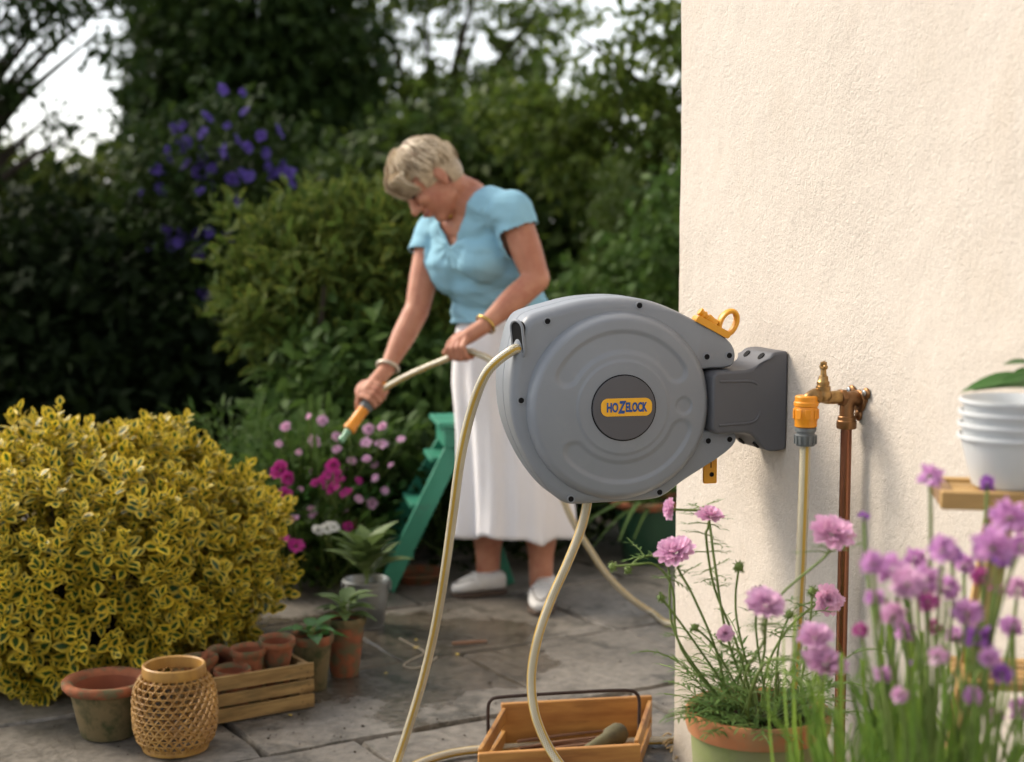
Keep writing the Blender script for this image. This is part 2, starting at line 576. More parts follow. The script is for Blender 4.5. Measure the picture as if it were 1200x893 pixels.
# the return face round the corner and the rest of the block
ret = []
for z in zs:
    o = wob(0, z) - .006
    p = wall_pt(0, z, o)
    ret.append(p)
nr = len(zs)
back = [wall_pt(.004, z, -3.0) for z in zs]
wm.add(ret + back, [(k, k + 1, nr + k + 1, nr + k) for k in range(nr - 1)])
A0, A1 = wall_pt(0, WH, -.006), wall_pt(WL, WH, 0); B0, B1 = wall_pt(.004, WH, -3), wall_pt(WL, WH, -3)
a1, b1, b0 = wall_pt(WL, -.05, 0), wall_pt(WL, -.05, -3), wall_pt(.004, -.05, -3)
wm.add([A0, A1, B1, B0, a1, b1, b0], [(0, 1, 2, 3), (1, 4, 5, 2), (2, 5, 6, 3)])
house = wm.build('house_wall', m_wall, None, 50)
tag(house, 'cream rendered house wall carrying the hose reel and brass tap', 'wall')
# ================================================================== HOSE REEL
m_grey = basic('grey_plastic', (.245, .262, .288), (.225, .241, .265), 7, .37, bstr=.06, bscale=500, bdist=.0008, spec=.45, rvar=.08, stain=(.29, .30, .315), stain_scale=22, stain_lo=.58, stain_hi=.95)
m_dgrey = basic('dark_grey_plastic', (.112, .113, .124), (.10, .101, .11), 3, .48, bstr=.05, bscale=500, bdist=.0008, spec=.4, rvar=.05)
m_capgrey = basic('cap_plastic', (.105, .102, .112), (.097, .094, .103), 3, .5, spec=.4, rvar=.04)
m_black = basic('black_recess', (.008, .008, .009), (.006, .006, .006), 5, .8, spec=.2)
m_yel = basic('yellow_plastic', (.80, .36, .022), (.74, .31, .016), 6, .38, spec=.5, rvar=.05)
m_badge = basic('badge_amber', (.92, .47, .025), (.90, .45, .025), 4, .4, rvar=.03)
m_blue = basic('badge_blue', (.008, .075, .30), (.008, .07, .28), 4, .4, rvar=.03)
m_fit = basic('orange_fitting', (.80, .30, .015), (.74, .26, .012), 5, .36, rvar=.04)
m_collar = basic('collar_grey', (.15, .16, .16), (.12, .13, .13), 5, .45)

RC = P(714, 471, 3.167)
REEL_RZ = R(12.0)
reel = thing('hose_reel', 'round grey plastic hose reel hung on the wall bracket', 'hose reel', RC, REEL_RZ)
S = 3.185 / FPX                       # metres per photo pixel at the reel's middle plane
def rp(px, py, y=0.0):                # photo pixel -> local (x, y, z)
    return Vector(((px - 714) * S, y, (471 - py) * S))
def rpo(px, py):                      # outline: the reel is seen a little from its left
    return Vector(((px - 717) * S * (.975 if px > 717 else .958), 0, (471 - py) * S))
outline = [(598, 378), (606, 367), (622, 361), (642, 356), (668, 350), (694, 347), (722, 346.5), (748, 349), (770, 355), (792, 364), (815, 375), (836, 385), (850, 394), (859, 403), (863, 413),
           (862, 423), (857, 429), (846, 431), (824, 432), (812, 440), (812, 495), (824, 501), (852, 500.5), (861, 504), (866, 512), (863, 521), (852, 531), (836, 541), (815, 553), (795, 565), (782, 575), (771, 581), (757, 583.5), (728, 584.5), (695, 585), (664, 585.5), (651, 582), (640, 574), (626, 559), (611, 538), (598, 513), (589, 488), (585, 462), (585, 436), (589, 410), (593, 392)]
poly = [Vector((p.x, p.z)) for p in (rpo(x, y) for x, y in outline)]
# densify
dense = []
for i in range(len(poly)):
    a, b = poly[i], poly[(i + 1) % len(poly)]
    p0, p3 = poly[i - 1], poly[(i + 2) % len(poly)]
    for k in range(3):
        t = k / 3
        dense.append(.5 * ((2 * a) + (b - p0) * t + (2 * p0 - 5 * a + 4 * b - p3) * t * t + (3 * a - p0 - 3 * b + p3) * t ** 3))
n = len(dense)
nrm = []
for i in range(n):
    d = (dense[(i + 1) % n] - dense[i - 1]).normalized(); nrm.append(Vector((-d.y, d.x)))
area = sum(dense[i].x * dense[(i + 1) % n].y - dense[(i + 1) % n].x * dense[i].y for i in range(n))
sg = 1 if area > 0 else -1
def shell_layers(layers):
    vs = []; fs = []
    for off, y in layers:
        for i in range(n):
            kf = 1.0 - .72 * min(1, max(0, (dense[i].x - .06) / .06)) if off > .002 else 1.0
            q = dense[i] + nrm[i] * off * sg * kf
            vs.append((q.x, y, q.y))
    for l in range(len(layers) - 1):
        for i in range(n):
            i2 = (i + 1) % n
            fs.append((l * n + i, l * n + i2, (l + 1) * n + i2, (l + 1) * n + i))
    fs.append(tuple(range(n))); fs.append(tuple((len(layers) - 1) * n + i for i in reversed(range(n))))
    return vs, fs
sh = MB()
lay = [(.021, -.066)] + [(.021 * (1 - math.sin(a)), -.045 - .021 * math.cos(a)) for a in (0.15, .3, .5, .7, .9, 1.1, 1.3, 1.57)]
lay += [(0, .0), (.0, .002), (.0012, .003), (.0012, .0055), (0, .0065), (.0, .075)]
lay += [(.014 * (1 - math.cos(a)), .075 + .014 * math.sin(a)) for a in (.4, .8, 1.2, 1.57)]
sh.add(*shell_layers(lay))
shell = sh.build('shell', m_grey, reel, 40)

# front drum cover: a domed disc with pressed channels
DC = Vector((0.0, 0, 0.0)); DR = 111 * S; CC = Vector((1.0 * S, 0.0))
def sstep(a, b, x):
    t = min(1, max(0, (x - a) / (b - a))); return t * t * (3 - 2 * t)
def angd(a, lo, hi):
    a = a % 360
    if lo <= a <= hi: return 0
    return min((lo - a) % 360, (a - hi) % 360)
def dome(x, z):
    r = math.hypot(x, z) / DR
    h = .036 * (1 - .32 * r ** 2.2)
    if r > .88: h -= .034 * ((r - .88) / .12) ** 2.4
    cx_, cz_ = x - CC.x, z - CC.y
    rr = math.hypot(cx_, cz_) / S; a = math.degrees(math.atan2(cz_, cx_))
    rm, hw = 75, 11.5
    for lo, hi in ((32, 150), (222, 338)):
        ad = R(angd(a, lo, hi)) * rm
        dist = math.hypot(rr - rm, ad) if ad > 0 else abs(rr - rm)
        h -= .0040 * (1 - sstep(hw - 3.5, hw + 3.5, dist))
    d2 = math.hypot(rr * math.cos(R(a)) - 73, rr * math.sin(R(a)) + 0)
    h -= .003 * (1 - sstep(8, 11, d2))
    d3 = math.hypot(rr * math.cos(R(a)) + 60, rr * math.sin(R(a)) + 36)
    h += .0022 * (1 - sstep(52, 56, rr)) 
    return h
nr_, na_ = 96, 240
vs = [(0, -.062 - dome(0, 0), 0)]; fs = []
for i in range(1, nr_ + 1):
    rr = DR * (i / nr_) ** .8
    for k in range(na_):
        a = 2 * math.pi * k / na_
        x, z = rr * math.cos(a), rr * math.sin(a)
        vs.append((x, -.062 - dome(x, z), z))
for k in range(na_): fs.append((0, 1 + k, 1 + (k + 1) % na_))
for i in range(nr_ - 1):
    for k in range(na_):
        k2 = (k + 1) % na_
        fs.append((1 + i * na_ + k, 1 + (i + 1) * na_ + k, 1 + (i + 1) * na_ + k2, 1 + i * na_ + k2))
o_ = len(vs)
for k in range(na_):
    a = 2 * math.pi * k / na_
    vs.append((DR * 1.004 * math.cos(a), .0, DR * 1.004 * math.sin(a)))
for k in range(na_):
    k2 = (k + 1) % na_
    fs.append((1 + (nr_ - 1) * na_ + k, o_ + k, o_ + k2, 1 + (nr_ - 1) * na_ + k2))
dm = MB(); dm.add(vs, fs)
dm.build('drum_cover', m_grey, reel, 60)

# centre cap with badge
CAPY = -.062 - .0375
cap = MB()
rotf = Matrix.Rotation(R(90), 3, 'X')           # lathe axis +z -> -y (towards the viewer)
cr = 37 * S
cap.lathe([(cr * .99, -.006), (cr, .0), (cr, .0022), (cr * .985, .0036), (cr * .5, .0050), (0.0, .0054)], 72, (CC.x, CAPY, CC.y), rot=rotf)
capo = cap.build('centre_cap', m_capgrey, reel, 40)
gr = MB()
gr.lathe([(cr * 1.0, -.004), (cr * 1.03, -.004), (cr * 1.03, .0012), (cr * 1.0, .0012)], 72, (CC.x, CAPY, CC.y), closed=True, rot=rotf)
gr.build('cap_groove', m_black, reel, 40)
def rrect(w, h, r, k=8):
    out = []
    for cx_, cy_, a0 in ((w / 2 - r, h / 2 - r, 0), (-w / 2 + r, h / 2 - r, 90), (-w / 2 + r, -h / 2 + r, 180), (w / 2 - r, -h / 2 + r, 270)):
        for i in range(k + 1):
            a = R(a0 + 90 * i / k); out.append((cx_ + r * math.cos(a), cy_ + r * math.sin(a)))
    return out
BY = CAPY - .0052
bz = CC.y + 1.0 * S; bx = CC.x + 2.5 * S
bd = MB()
bd.extrude(rrect(60 * S, 20.5 * S, 8 * S), lambda x, y: (bx + x, BY + .003, bz + y), lambda x, y: (bx + x, BY - .0012, bz + y))
badge = bd.build('badge', m_badge, capo, 40, .0004)
def word(body, size, x0, z0, y0, width, shear=0.0, off=.012, zsc=1.0):
    cu = bpy.data.curves.new('lettering', 'FONT')
    cu.body = body; cu.size = 1.0; cu.offset = off; cu.extrude = .02; cu.shear = shear; cu.resolution_u = 4
    t = bpy.data.objects.new('lettering_tmp', cu); col.objects.link(t)
    dg = bpy.context.evaluated_depsgraph_get()
    me = bpy.data.meshes.new_from_object(t.evaluated_get(dg))
    bpy.data.objects.remove(t)
    xs = [v.co.x for v in me.vertices]; ys = [v.co.y for v in me.vertices]
    mn, mxx = min(xs), max(xs); y_lo, y_hi = min(ys), max(ys)
    for v in me.vertices:
        x = (v.co.x - mn) / (mxx - mn) * width; z = (v.co.y - y_lo) / (y_hi - y_lo) * size
        v.co = (x0 + x, y0 - v.co.z * .02, z0 + z)
    o = link_mesh('lettering', me, capo); me.materials.clear(); me.materials.append(m_blue)
    return o
TY = BY - .0017
lh = 11.3 * S
word('HO', lh, bx - 23.5 * S, bz - lh / 2, TY, 13.5 * S, off=.042)
word('Z', lh * 1.28, bx - 10.3 * S, bz - lh * .62, TY - .0002, 9.5 * S, shear=.18, off=.042)
word('ELOCK', lh, bx - 1.2 * S, bz - lh / 2, TY, 25.5 * S, off=.042)

# screw bosses
for x, y in ((630, 369.5), (745, 356), (606, 462), (663, 577.5), (772, 573.5), (829, 416.5), (857, 415.5), (832, 515), (859, 514)):
    xl = 717 + (x - 717) * .975 - (6 if x > 610 else 13); c = rp(xl + (4 if x < 640 else 0), y + (3 if y < 380 and x < 640 else 0), -.0666)
    b = MB(); b.lathe([(3.1 * S, -.002), (4.6 * S, -.002), (4.6 * S, .0006), (4.0 * S, .0012), (3.1 * S, .0006)], 20, c, closed=True, rot=rotf)
    sb = b.build('screw_boss', m_grey, reel, 40)
    h = MB(); h.lathe([(3.7 * S, -.001), (3.7 * S, .0007), (0, .0007)], 18, c, rot=rotf)
    h.build('screw_recess', m_black, sb, 40)

# hose outlet slot on the left flank
sl = MB()
s0 = rpo(597.5, 393) + Vector((.0005, -.052, 0))        # on the rounded front-left corner
sn = Vector((-.86, -.51, 0)).normalized(); stn = Vector((-sn.y, sn.x, 0)) * -1
pill = rrect(.030, 40 * S, .0145)
def spt(x, y, d): return s0 + stn * x + Vector((-.10 * y, 0, y)) + sn * d
sl.extrude(pill, lambda x, y: spt(x, y, -.012), lambda x, y: spt(x, y, .0062))
sl.build('hose_outlet', m_black, reel, 40, .0005)
so = MB()
ring = [spt(x * 1.10, y * 1.06, .0050) for x, y in pill]
so.tube(ring + [ring[0]], .0030, 8, cap=False)
so.build('outlet_lip', m_grey, reel, 60)
_rm = Matrix.Rotation(REEL_RZ, 3, 'Z')
def reel_world(v): return RC + _rm @ v

# yellow hose-end holder on the upper arm
yl = MB()
yb = rp(829, 383, -.055)
rr_ = Matrix.Rotation(R(28), 3, 'Y')
def loc(x, z, y=0): 
    v = rr_ @ Vector((x, y, z)); return yb + v
yl.extrude(rrect(46 * S, 8 * S, 3 * S), lambda x, y: loc(x - 2 * S, y, -.016), lambda x, y: loc(x - 2 * S, y, .016))
# ring handle
rg = [loc(14 * S + 9.5 * S * math.cos(a), 13 * S + 15 * S * math.sin(a)) for a in np.linspace(0, 2 * math.pi, 29)]
yl.tube(rg, [3.3 * S] * 29, 10, cap=False, flat=2.0, upv=(rr_ @ Vector((1, 0, 0))))
# stub with collars
q = [(6.5, 2), (5.5, 6), (5.5, 10), (5.5, 15), (3.6, 15.5), (3.6, 18), (5.0, 18.5), (5.0, 20.5), (4.0, 21), (4.0, 24), (4.8, 24.4), (4.8, 27), (0, 27)]
rs = rr_ @ Matrix.Rotation(R(-78), 3, 'Y')
yl.lathe([(r * S, z * S) for r, z in q], 20, loc(3 * S, 4 * S), rot=rs)
yl.build('hose_end_holder', m_yel, reel, 40, .0008)
# yellow lock tab under the lower arm
tb = MB()
t0 = rp(833, 548, -.03)
tb.extrude(rrect(16.5 * S, 42 * S, 2.2 * S), lambda x, y: (t0.x + x, t0.y - .004, t0.z + y), lambda x, y: (t0.x + x, t0.y + .004, t0.z + y))
tbo = tb.build('lock_tab', m_yel, reel, 40, .001)
h = MB(); h.lathe([(2.8 * S, -.001), (2.8 * S, .0008), (0, .0008)], 18, rp(834.5, 558, -.0345), rot=rotf); h.build('tab_hole', m_black, tbo)
h = MB(); h.box(rp(833.5, 543, -.0344), (1.0 * S, .0012, 14 * S)); h.build('tab_line', m_black, tbo)

# ------------------------------------------------------------------ wall bracket
TB = .447
br = thing('wall_bracket', 'dark grey plastic wall bracket holding the hose reel', 'bracket', wall_pt(TB, RC.z + .004, 0.0), math.atan2(WD.y, WD.x))
# local: x along the wall towards the viewer (WD), y = out? (rotate so that -y is NW)
# WD rotated by +90 deg is (.94,.342) = -NW, so the local y axis points INTO the wall
def bl(a, b, c): return Vector((b, -a, c))
prof = [(.0, -.100), (.0, .100), (.020, .100), (.034, .098), (.044, .088), (.058, .076), (.074, .0665), (.090, .0635), (.150, .0625), (.160, .058), (.163, .05), (.163, -.05), (.160, -.058), (.150, -.0625), (.090, -.0635), (.076, -.067), (.064, -.077), (.055, -.090), (.046, -.099), (.034, -.102), (.020, -.102)]
bm_ = MB()
bm_.extrude([(a, c) for a, c in prof], lambda a, c: bl(a, -.052 if a > .05 else -.062, c), lambda a, c: bl(a, .052 if a > .05 else .062, c))
bro = bm_.build('bracket_body', m_dgrey, br, 40, .006, 4)
# U-shaped pressed border on the flank
u = [bl(.150, .0525, .040), bl(.085, .0525, .038)] + [bl(.060 + .024 * math.cos(a) * .5 - .0, .0535 + .003 * (1 - math.sin(a + 1.57)), .018 + .020 * math.sin(a)) for a in (1.2, .6)]
path = [bl(.148, .0515, .043), bl(.110, .0515, .042), bl(.080, .0515, .041), bl(.064, .0515, .034), bl(.058, .0518, .020), bl(.057, .052, 0), bl(.058, .0518, -.022), bl(.064, .0515, -.036), bl(.080, .0515, -.043), bl(.110, .0515, -.044), bl(.148, .0515, -.045)]
rb = MB(); rb.tube(smooth_path(path, 6), .0030, 8, upv=(1, 0, 0)); rb.build('pressed_rib', m_dgrey, br, 60)
for c_, sgn in ((.0885, 1), (-.092, -1)):
    for b_ in (.030, -.030):
        h = MB()
        ax = Vector(bl(.72, 0, .69 * sgn)).normalized()
        h.lathe([(.0085, -.006), (.0085, .0012), (0, .0012)], 20, bl(.0445 if sgn > 0 else .0535, b_, c_), rot=ax.to_track_quat('Z', 'Y').to_matrix())
        h.build('fixing_hole', m_black, br)

# ------------------------------------------------------------------ hoses
def hose_mat():
    m, nt, N, L, bs = new_mat('braided_hose')
    tc = N.new('ShaderNodeTexCoord'); sp = N.new('ShaderNodeSeparateXYZ'); L.new(tc.outputs['UV'], sp.inputs[0])
    def math_(op, a, b=None):
        x = N.new('ShaderNodeMath'); x.operation = op
        for s_, val in ((x.inputs[0], a), (x.inputs[1], b)):
            if val is None: continue
            if hasattr(val, 'is_linked'): L.new(val, s_)
            else: s_.default_value = val
        return x.outputs[0]
    u_, v_ = sp.outputs[0], sp.outputs[1]
    # yellow stripes: three round the hose
    fr = math_('FRACT', math_('ADD', math_('MULTIPLY', u_, 3.0), .17))
    ds = math_('ABSOLUTE', math_('SUBTRACT', fr, .5))
    stripe = ramp(N, L, ds, [(.13, 1.0), (.16, 0.0)])
    # braid: two crossing diagonal families
    k1 = math_('SINE', math_('ADD', math_('MULTIPLY', u_, 2 * math.pi * 12), math_('MULTIPLY', v_, 1100.0)))
    k2 = math_('SINE', math_('SUBTRACT', math_('MULTIPLY', u_, 2 * math.pi * 12), math_('MULTIPLY', v_, 1100.0)))
    kk = math_('MAXIMUM', k1, k2)
    braid = ramp(N, L, kk, [(.2, 0.0), (.9, 1.0)])
    base = mixc(N, L, braid, (.40, .335, .20), (.76, .69, .53))
    dirt = ramp(N, L, noise(N, L, texco(N, L), 6, 5), [(.35, .82), (.7, 1.05)])
    base = mixc(N, L, 1.0, base, dirt, 'MULTIPLY')
    c = mixc(N, L, stripe, base, (.52, .32, .035))
    L.new(c, bs.inputs['Base Color']); bs.inputs['Roughness'].default_value = .3
    bs.inputs['Coat Weight'].default_value = .5; bs.inputs['Coat Roughness'].default_value = .12
    bump(N, L, braid, .35, .0015, bs)
    return m
m_hose = hose_mat()
HR = .0098
def gz(px, py, r=HR): return G(px, py, r + .002)
hoseA = [reel_world(spt(0, -.022, -.03)), reel_world(spt(0, -.020, .0)), reel_world(spt(.004, -.022, .022)), P(571, 436, 3.075), P(553, 480, 3.11), P(540, 535, 3.13), P(531, 600, 3.17), P(522, 665, 3.23), P(511, 730, 3.31), P(496, 795, 3.41), P(478, 855, 3.49), P(461, 906, 3.535),
         gz(456, 928), gz(462, 915), gz(484, 898), gz(520, 885), gz(560, 878.5), gz(640, 873), gz(720, 869.5), gz(790, 867.5), gz(850, 866)]
hoseA += [Vector((.72, 3.93, .015)), Vector((.90, 4.15, .015)), Vector((.97, 4.45, .015)), Vector((.88, 4.75, .015)), Vector((.68, 4.92, .016))]
hoseA += [gz(790, 731), P(765, 718, 4.98), P(738, 700, 4.97), P(712, 674, 4.95), P(690, 642, 4.92), P(670, 608, 4.89), P(650, 560, 4.86), P(628, 505, 4.83), P(602, 455, 4.82), P(580, 426, 4.84), P(560, 415, 4.87)]
HANDL = P(541, 411, 4.895); HANDR = P(438, 464, 5.04); GUNTIP = P(410, 502, 4.98)
hoseA += [HANDL, P(524, 420, 4.925), P(500, 430, 4.96), P(476, 441, 4.995), P(456, 452, 5.022), HANDR]
hp = smooth_path(hoseA, 10)
# hands hold a hose that looks as thick as the near run
ha = MB(); ha.tube(hp, HR, 16)
ha = ha.build('garden_hose', m_hose, None, None)
tag(ha, 'pale braided garden hose with yellow stripes running from reel to sprayer', 'hose')
TT = .775
tapbase = wall_pt(TT, 0)
spout = wall_pt(TT, 0, .115)
hoseB = [P(690, 566, 3.175), P(688, 590, 3.175), P(680, 622, 3.175), P(664, 662, 3.175), P(646, 702, 3.18), P(631, 745, 3.18), P(623, 790, 3.18), P(626, 832, 3.17), P(640, 870, 3.16), P(664, 905, 3.13), P(705, 945, 3.08),
         Vector((.27, 3.02, .05)), Vector((.37, 2.98, .016)), Vector((.46, 2.965, .03)), Vector((spout.x - .035, spout.y + .01, .16))]
zc = P(944, 512, spout.y).z
hoseB += [Vector((spout.x - .012, spout.y + .004, .40)), Vector((spout.x - .004, spout.y, .62)), Vector((spout.x, spout.y, zc - .02)), Vector((spout.x, spout.y, zc + .01))]
hb = MB(); hb.tube(smooth_path(hoseB, 10), HR, 16)
hb = hb.build('feed_hose', m_hose, None, None)
tag(hb, 'braided feed hose looping from under the reel to the brass tap', 'hose')

# hose connector on the tap
cz = zc
cn = thing('hose_connector', 'orange and grey snap connector between brass tap and feed hose', 'connector', (spout.x, spout.y, cz))
c1 = MB()
def ribs(nr, amt): return lambda a, z: 1 + amt * (1 if math.sin(a * nr) > 0 else 0)
c1.lathe([(.0, .018), (.018, .018), (.0205, .020), (.0205, .030), (.0215, .032), (.0215, .052), (.0205, .056), (.0225, .058), (.0225, .064), (.0205, .066), (.0205, .074), (.0185, .076), (0, .076)], 40)
c1.build('snap_body', m_fit, cn, 40)
for k in range(8):
    a = 2 * math.pi * k / 8
    g_ = MB(); g_.box((.0218 * math.cos(a), .0218 * math.sin(a), .043), (.003, .010, .018), Matrix.Rotation(a, 3, 'Z')); g_.build('grip_rib', m_fit, cn, 40, .0008)
c2 = MB()
c2.lathe([(.0, -.016), (.0165, -.016), (.019, -.012), (.0200, .004), (.0165, .006), (.0165, .010), (.0195, .011), (.0195, .0178), (0, .0178)], 40)
c2.build('collar_nut', m_collar, cn, 40)
for k in range(14):
    a = 2 * math.pi * k / 14
    g_ = MB(); g_.box((.0196 * math.cos(a), .0196 * math.sin(a), -.004), (.003, .004, .016), Matrix.Rotation(a, 3, 'Z')); g_.build('grip_rib', m_collar, cn, 40)

# brass tap and copper pipe
m_brass = basic('brass', (.52, .33, .13), (.34, .20, .075), 20, .34, metal=.9, bstr=.1, bscale=200, bdist=.001, stain=(.16, .09, .04), stain_scale=30, stain_lo=.5, stain_hi=.75)
m_bronze = basic('aged_brass', (.33, .175, .075), (.20, .10, .045), 22, .42, metal=.85, bstr=.15, bscale=150, bdist=.001)
m_copper = basic('copper', (.38, .17, .10), (.22, .085, .05), 9, .30, metal=1.0, stretch=(1, 1, .2), bstr=.05, bscale=120, stain=(.10, .035, .028), stain_scale=18, stain_lo=.52, stain_hi=.72)
m_steel = basic('screw_steel', (.45, .47, .48), (.35, .37, .38), 20, .35, metal=.9)
zt = P(985, 470, tapbase.y).z
tap = thing('garden_tap', 'old brass garden tap on a wall plate with bare spindle', 'tap', wall_pt(TT, zt), math.atan2(WD.y, WD.x))
def tl(a, b, c): return Vector((b, -a, c))       # a out of the wall, b along it, c up
b = MB()
b.lathe([(.0, 0), (.021, 0), (.022, .003), (.02, .006), (0, .006)], 24, tl(.001, 0, 0), rot=Matrix.Rotation(R(90), 3, 'X'))
for q in ((.028, .026), (-.0, -.034), (.030, -.012)):
    pass
b.ell(tl(.004, .024, .017), (.012, .005, .011)); b.ell(tl(.004, -.024, .017), (.012, .005, .011)); b.ell(tl(.004, .0, -.026), (.011, .005, .011))
b.box(tl(.003, 0, .010), (.05, .006, .02)); b.box(tl(.003, 0, -.012), (.018, .006, .026))
b.build('wall_plate', m_bronze, tap, 50, .001)
for bb, cc_ in ((.026, .018), (-.026, .018)):
    s_ = MB(); s_.lathe([(.0055, 0), (.0055, .002), (.003, .0035), (0, .0035)], 16, tl(.009, bb, cc_), rot=Matrix.Rotation(R(90), 3, 'X')); s_.build('screw', m_steel, tap)
b = MB()
b.tube(smooth_path([tl(.004, 0, .004), tl(.018, 0, .006), tl(.027, 0, .0), tl(.029, 0, -.012), tl(.029, 0, -.026)], 5), .0135, 18)
b.tube([tl(.022, 0, .006), tl(.042, 0, .009)], .0120, 18)
b.lathe([(.017, -.050), (.0185, -.048), (.0185, -.036), (.0165, -.034), (.0165, -.028), (.0145, -.026)], 6 * 4, tl(.029, 0, 0))
b.build('elbow', m_bronze, tap, 40)
b = MB()
b.lathe([(.0135, 0), (.017, .001), (.017, .010), (.0135, .011)], 6, tl(.034, 0, .008), rot=Matrix.Rotation(R(90), 3, 'X'))
b.build('lock_nut', m_bronze, tap, 40, .0008)
b = MB()
b.tube(smooth_path([tl(.040, 0, .009), tl(.055, 0, .009), tl(.070, 0, .0085), tl(.085, 0, .012), tl(.098, 0, .0135), tl(.109, 0, .008), tl(.1145, 0, -.004), tl(.115, 0, -.022)], 5), [.0125] * 8 + [.0115] * 8 + [.014] * 5 + [.0125] * 8 + [.0115] * 7, 18)
b.ell(tl(.080, 0, .014), (.0165, .0175, .0145))
b.build('tap_body', m_brass, tap, 50)
b = MB()
b.lathe([(.0135, .0), (.0135, .010), (.0115, .011), (.0115, .018), (.0095, .020), (.0085, .028), (.0060, .030), (.0052, .040), (.0070, .041), (.0070, .045), (.0048, .046), (.0062, .050), (.0060, .054), (0, .057)], 24, tl(.080, 0, .021))
b.build('headgear', m_brass, tap, 40)
b = MB(); b.box(tl(.080, 0, .0665), (.020, .0075, .0075)); b.build('spindle_bar', m_brass, tap, 40, .002)
pp = MB(); pp.tube([wall_pt(TT, -.04, .029), wall_pt(TT, .3, .029), wall_pt(TT, .6, .029), wall_pt(TT, zt - .03, .029)], .0105, 20)
ppo = pp.build('copper_pipe', m_copper, None, 60)
tag(ppo, 'upright copper water pipe rising along the wall to the tap', 'pipe')

# spray lance in the right hand
axis = (GUNTIP - HANDR).normalized()
gun = thing('spray_lance', 'orange and grey spray lance held in the right hand', 'sprayer', HANDR)
def ax(t, pts):
    return [(r, z) for r, z in pts]
gq = axis.to_track_quat('Z', 'Y').to_matrix()
g1 = MB(); g1.lathe([(0, -.055), (.017, -.055), (.019, -.045), (.0185, .020), (.017, .022), (0, .022)], 24, rot=gq); g1.build('grip', m_fit, gun)
g2 = MB(); g2.lathe([(0, .0225), (.0205, .0225), (.0215, .026), (.0215, .052), (.0205, .055), (0, .055)], 24, rot=gq); g2.build('collar', m_collar, gun)
g3 = MB(); g3.lathe([(0, .0555), (.0185, .0555), (.0185, .062), (.0175, .064), (.019, .125), (.021, .130), (.021, .140), (.016, .142), (0, .142)], 24, rot=gq); g3.build('barrel', m_fit, gun)
m_noz = basic('pale_green_nozzle', (.22, .42, .27), (.18, .38, .22), 8, .3)
g4 = MB(); g4.lathe([(0, .1425), (.012, .1425), (.009, .16), (.011, .185), (.013, .187), (0, .188)], 20, rot=gq); g4.build('nozzle', m_noz, gun)
# ================================================================== POTS, CRATE, LANTERN, TRUG, LADDER, STAND
m_terra = basic('terracotta', (.32, .11, .05), (.17, .065, .035), 22, .85, bstr=.3, bscale=70, bdist=.003, spec=.2, stain=(.13, .115, .06), stain_scale=24, stain_lo=.46, stain_hi=.60)
m_terra_old = basic('mossy_terracotta', (.175, .125, .06), (.11, .095, .045), 8, .9, bstr=.4, bscale=60, bdist=.004, spec=.2, stain=(.05, .055, .022), stain_scale=18, stain_lo=.46, stain_hi=.62)
m_terra_in = basic('terracotta_inside', (.27, .085, .04), (.18, .06, .032), 10, .85, bstr=.25, bscale=60, spec=.2)
m_terra_green = basic('algae_terracotta', (.27, .27, .13), (.20, .21, .10), 6, .85, bstr=.25, bscale=60, bdist=.003, spec=.2, stain=(.20, .25, .07), stain_scale=5, stain_lo=.45, stain_hi=.7)
m_rim = basic('warm_terracotta_rim', (.50, .20, .085), (.40, .16, .07), 9, .8, bstr=.25, bscale=80, spec=.2, stain=(.30, .22, .11), stain_scale=8, stain_lo=.5, stain_hi=.72)
m_compost = basic('compost', (.028, .02, .013), (.05, .036, .022), 40, .95, bstr=1, bscale=120, bdist=.01, spec=.1)

def pot(name, label, loc, rt, rb, h, cat='flower pot', group=None, rim=.18, wall=.012, m_body=None, m_rimm=None, soil=0.0, tilt=None, m_in=None, rimw=.012, wobble=.012):
    t = thing(name, label, cat, loc, random.uniform(0, 6), group)
    if tilt: t.rotation_euler = (tilt[0], tilt[1], random.uniform(0, 6))
    ph = random.uniform(0, 6)
    wb = lambda a, z: 1 + wobble * math.sin(a * 2 + ph) + wobble * .6 * math.sin(a * 5 + ph * 2 + z * 20)
    zr = h * (1 - rim); rr = rb + (rt - rb) * (zr / h)
    b = MB()
    b.lathe([(0, .0), (rb * .96, 0), (rb, .006), (rb + (rr - rb) * .5, zr * .5), (rr, zr - .0008)], 40, wob=wb, cap1=False)
    b.build('pot_body', m_body or m_terra, t, 50)
    r = MB()
    r.lathe([(rr - wall * .6, zr), (rr + rimw, zr), (rt + rimw * 1.15, zr + (h - zr) * .35), (rt + rimw * 1.2, h - .006), (rt + rimw * .7, h), (rt - wall * .3, h - .001), (rt - wall, h - .008), (rr - wall, zr + .004)], 40, closed=True, wob=wb)
    r.build('rim', m_rimm or m_terra, t, 50)
    i = MB()
    i.lathe([(rr - wall - .0008, zr + .010), (rb + (rr - rb) * .4 - wall, zr * .4), (rb - wall, .014), (0, .014)], 40, wob=wb, cap0=False)
    i.build('inside', m_in or m_terra_in, t, 50)
    if soil:
        s = MB(); zs_ = soil * h
        rs_ = (rb + (rt - rb) * soil) - wall - .001
        s.lathe([(rs_, zs_ - .01), (rs_ * .98, zs_), (rs_ * .6, zs_ + .006), (rs_ * .3, zs_ + .009), (0, zs_ + .006)], 32, wob=wb)
        s.build('compost', m_compost, t, 60)
    return t
random.seed(21)
pot('terracotta_bowl', 'wide mossy terracotta pot beside the woven lantern', G(127, 860), .096, .066, .142, rim=.17, m_body=m_terra_old, m_rimm=m_terra, wall=.014)

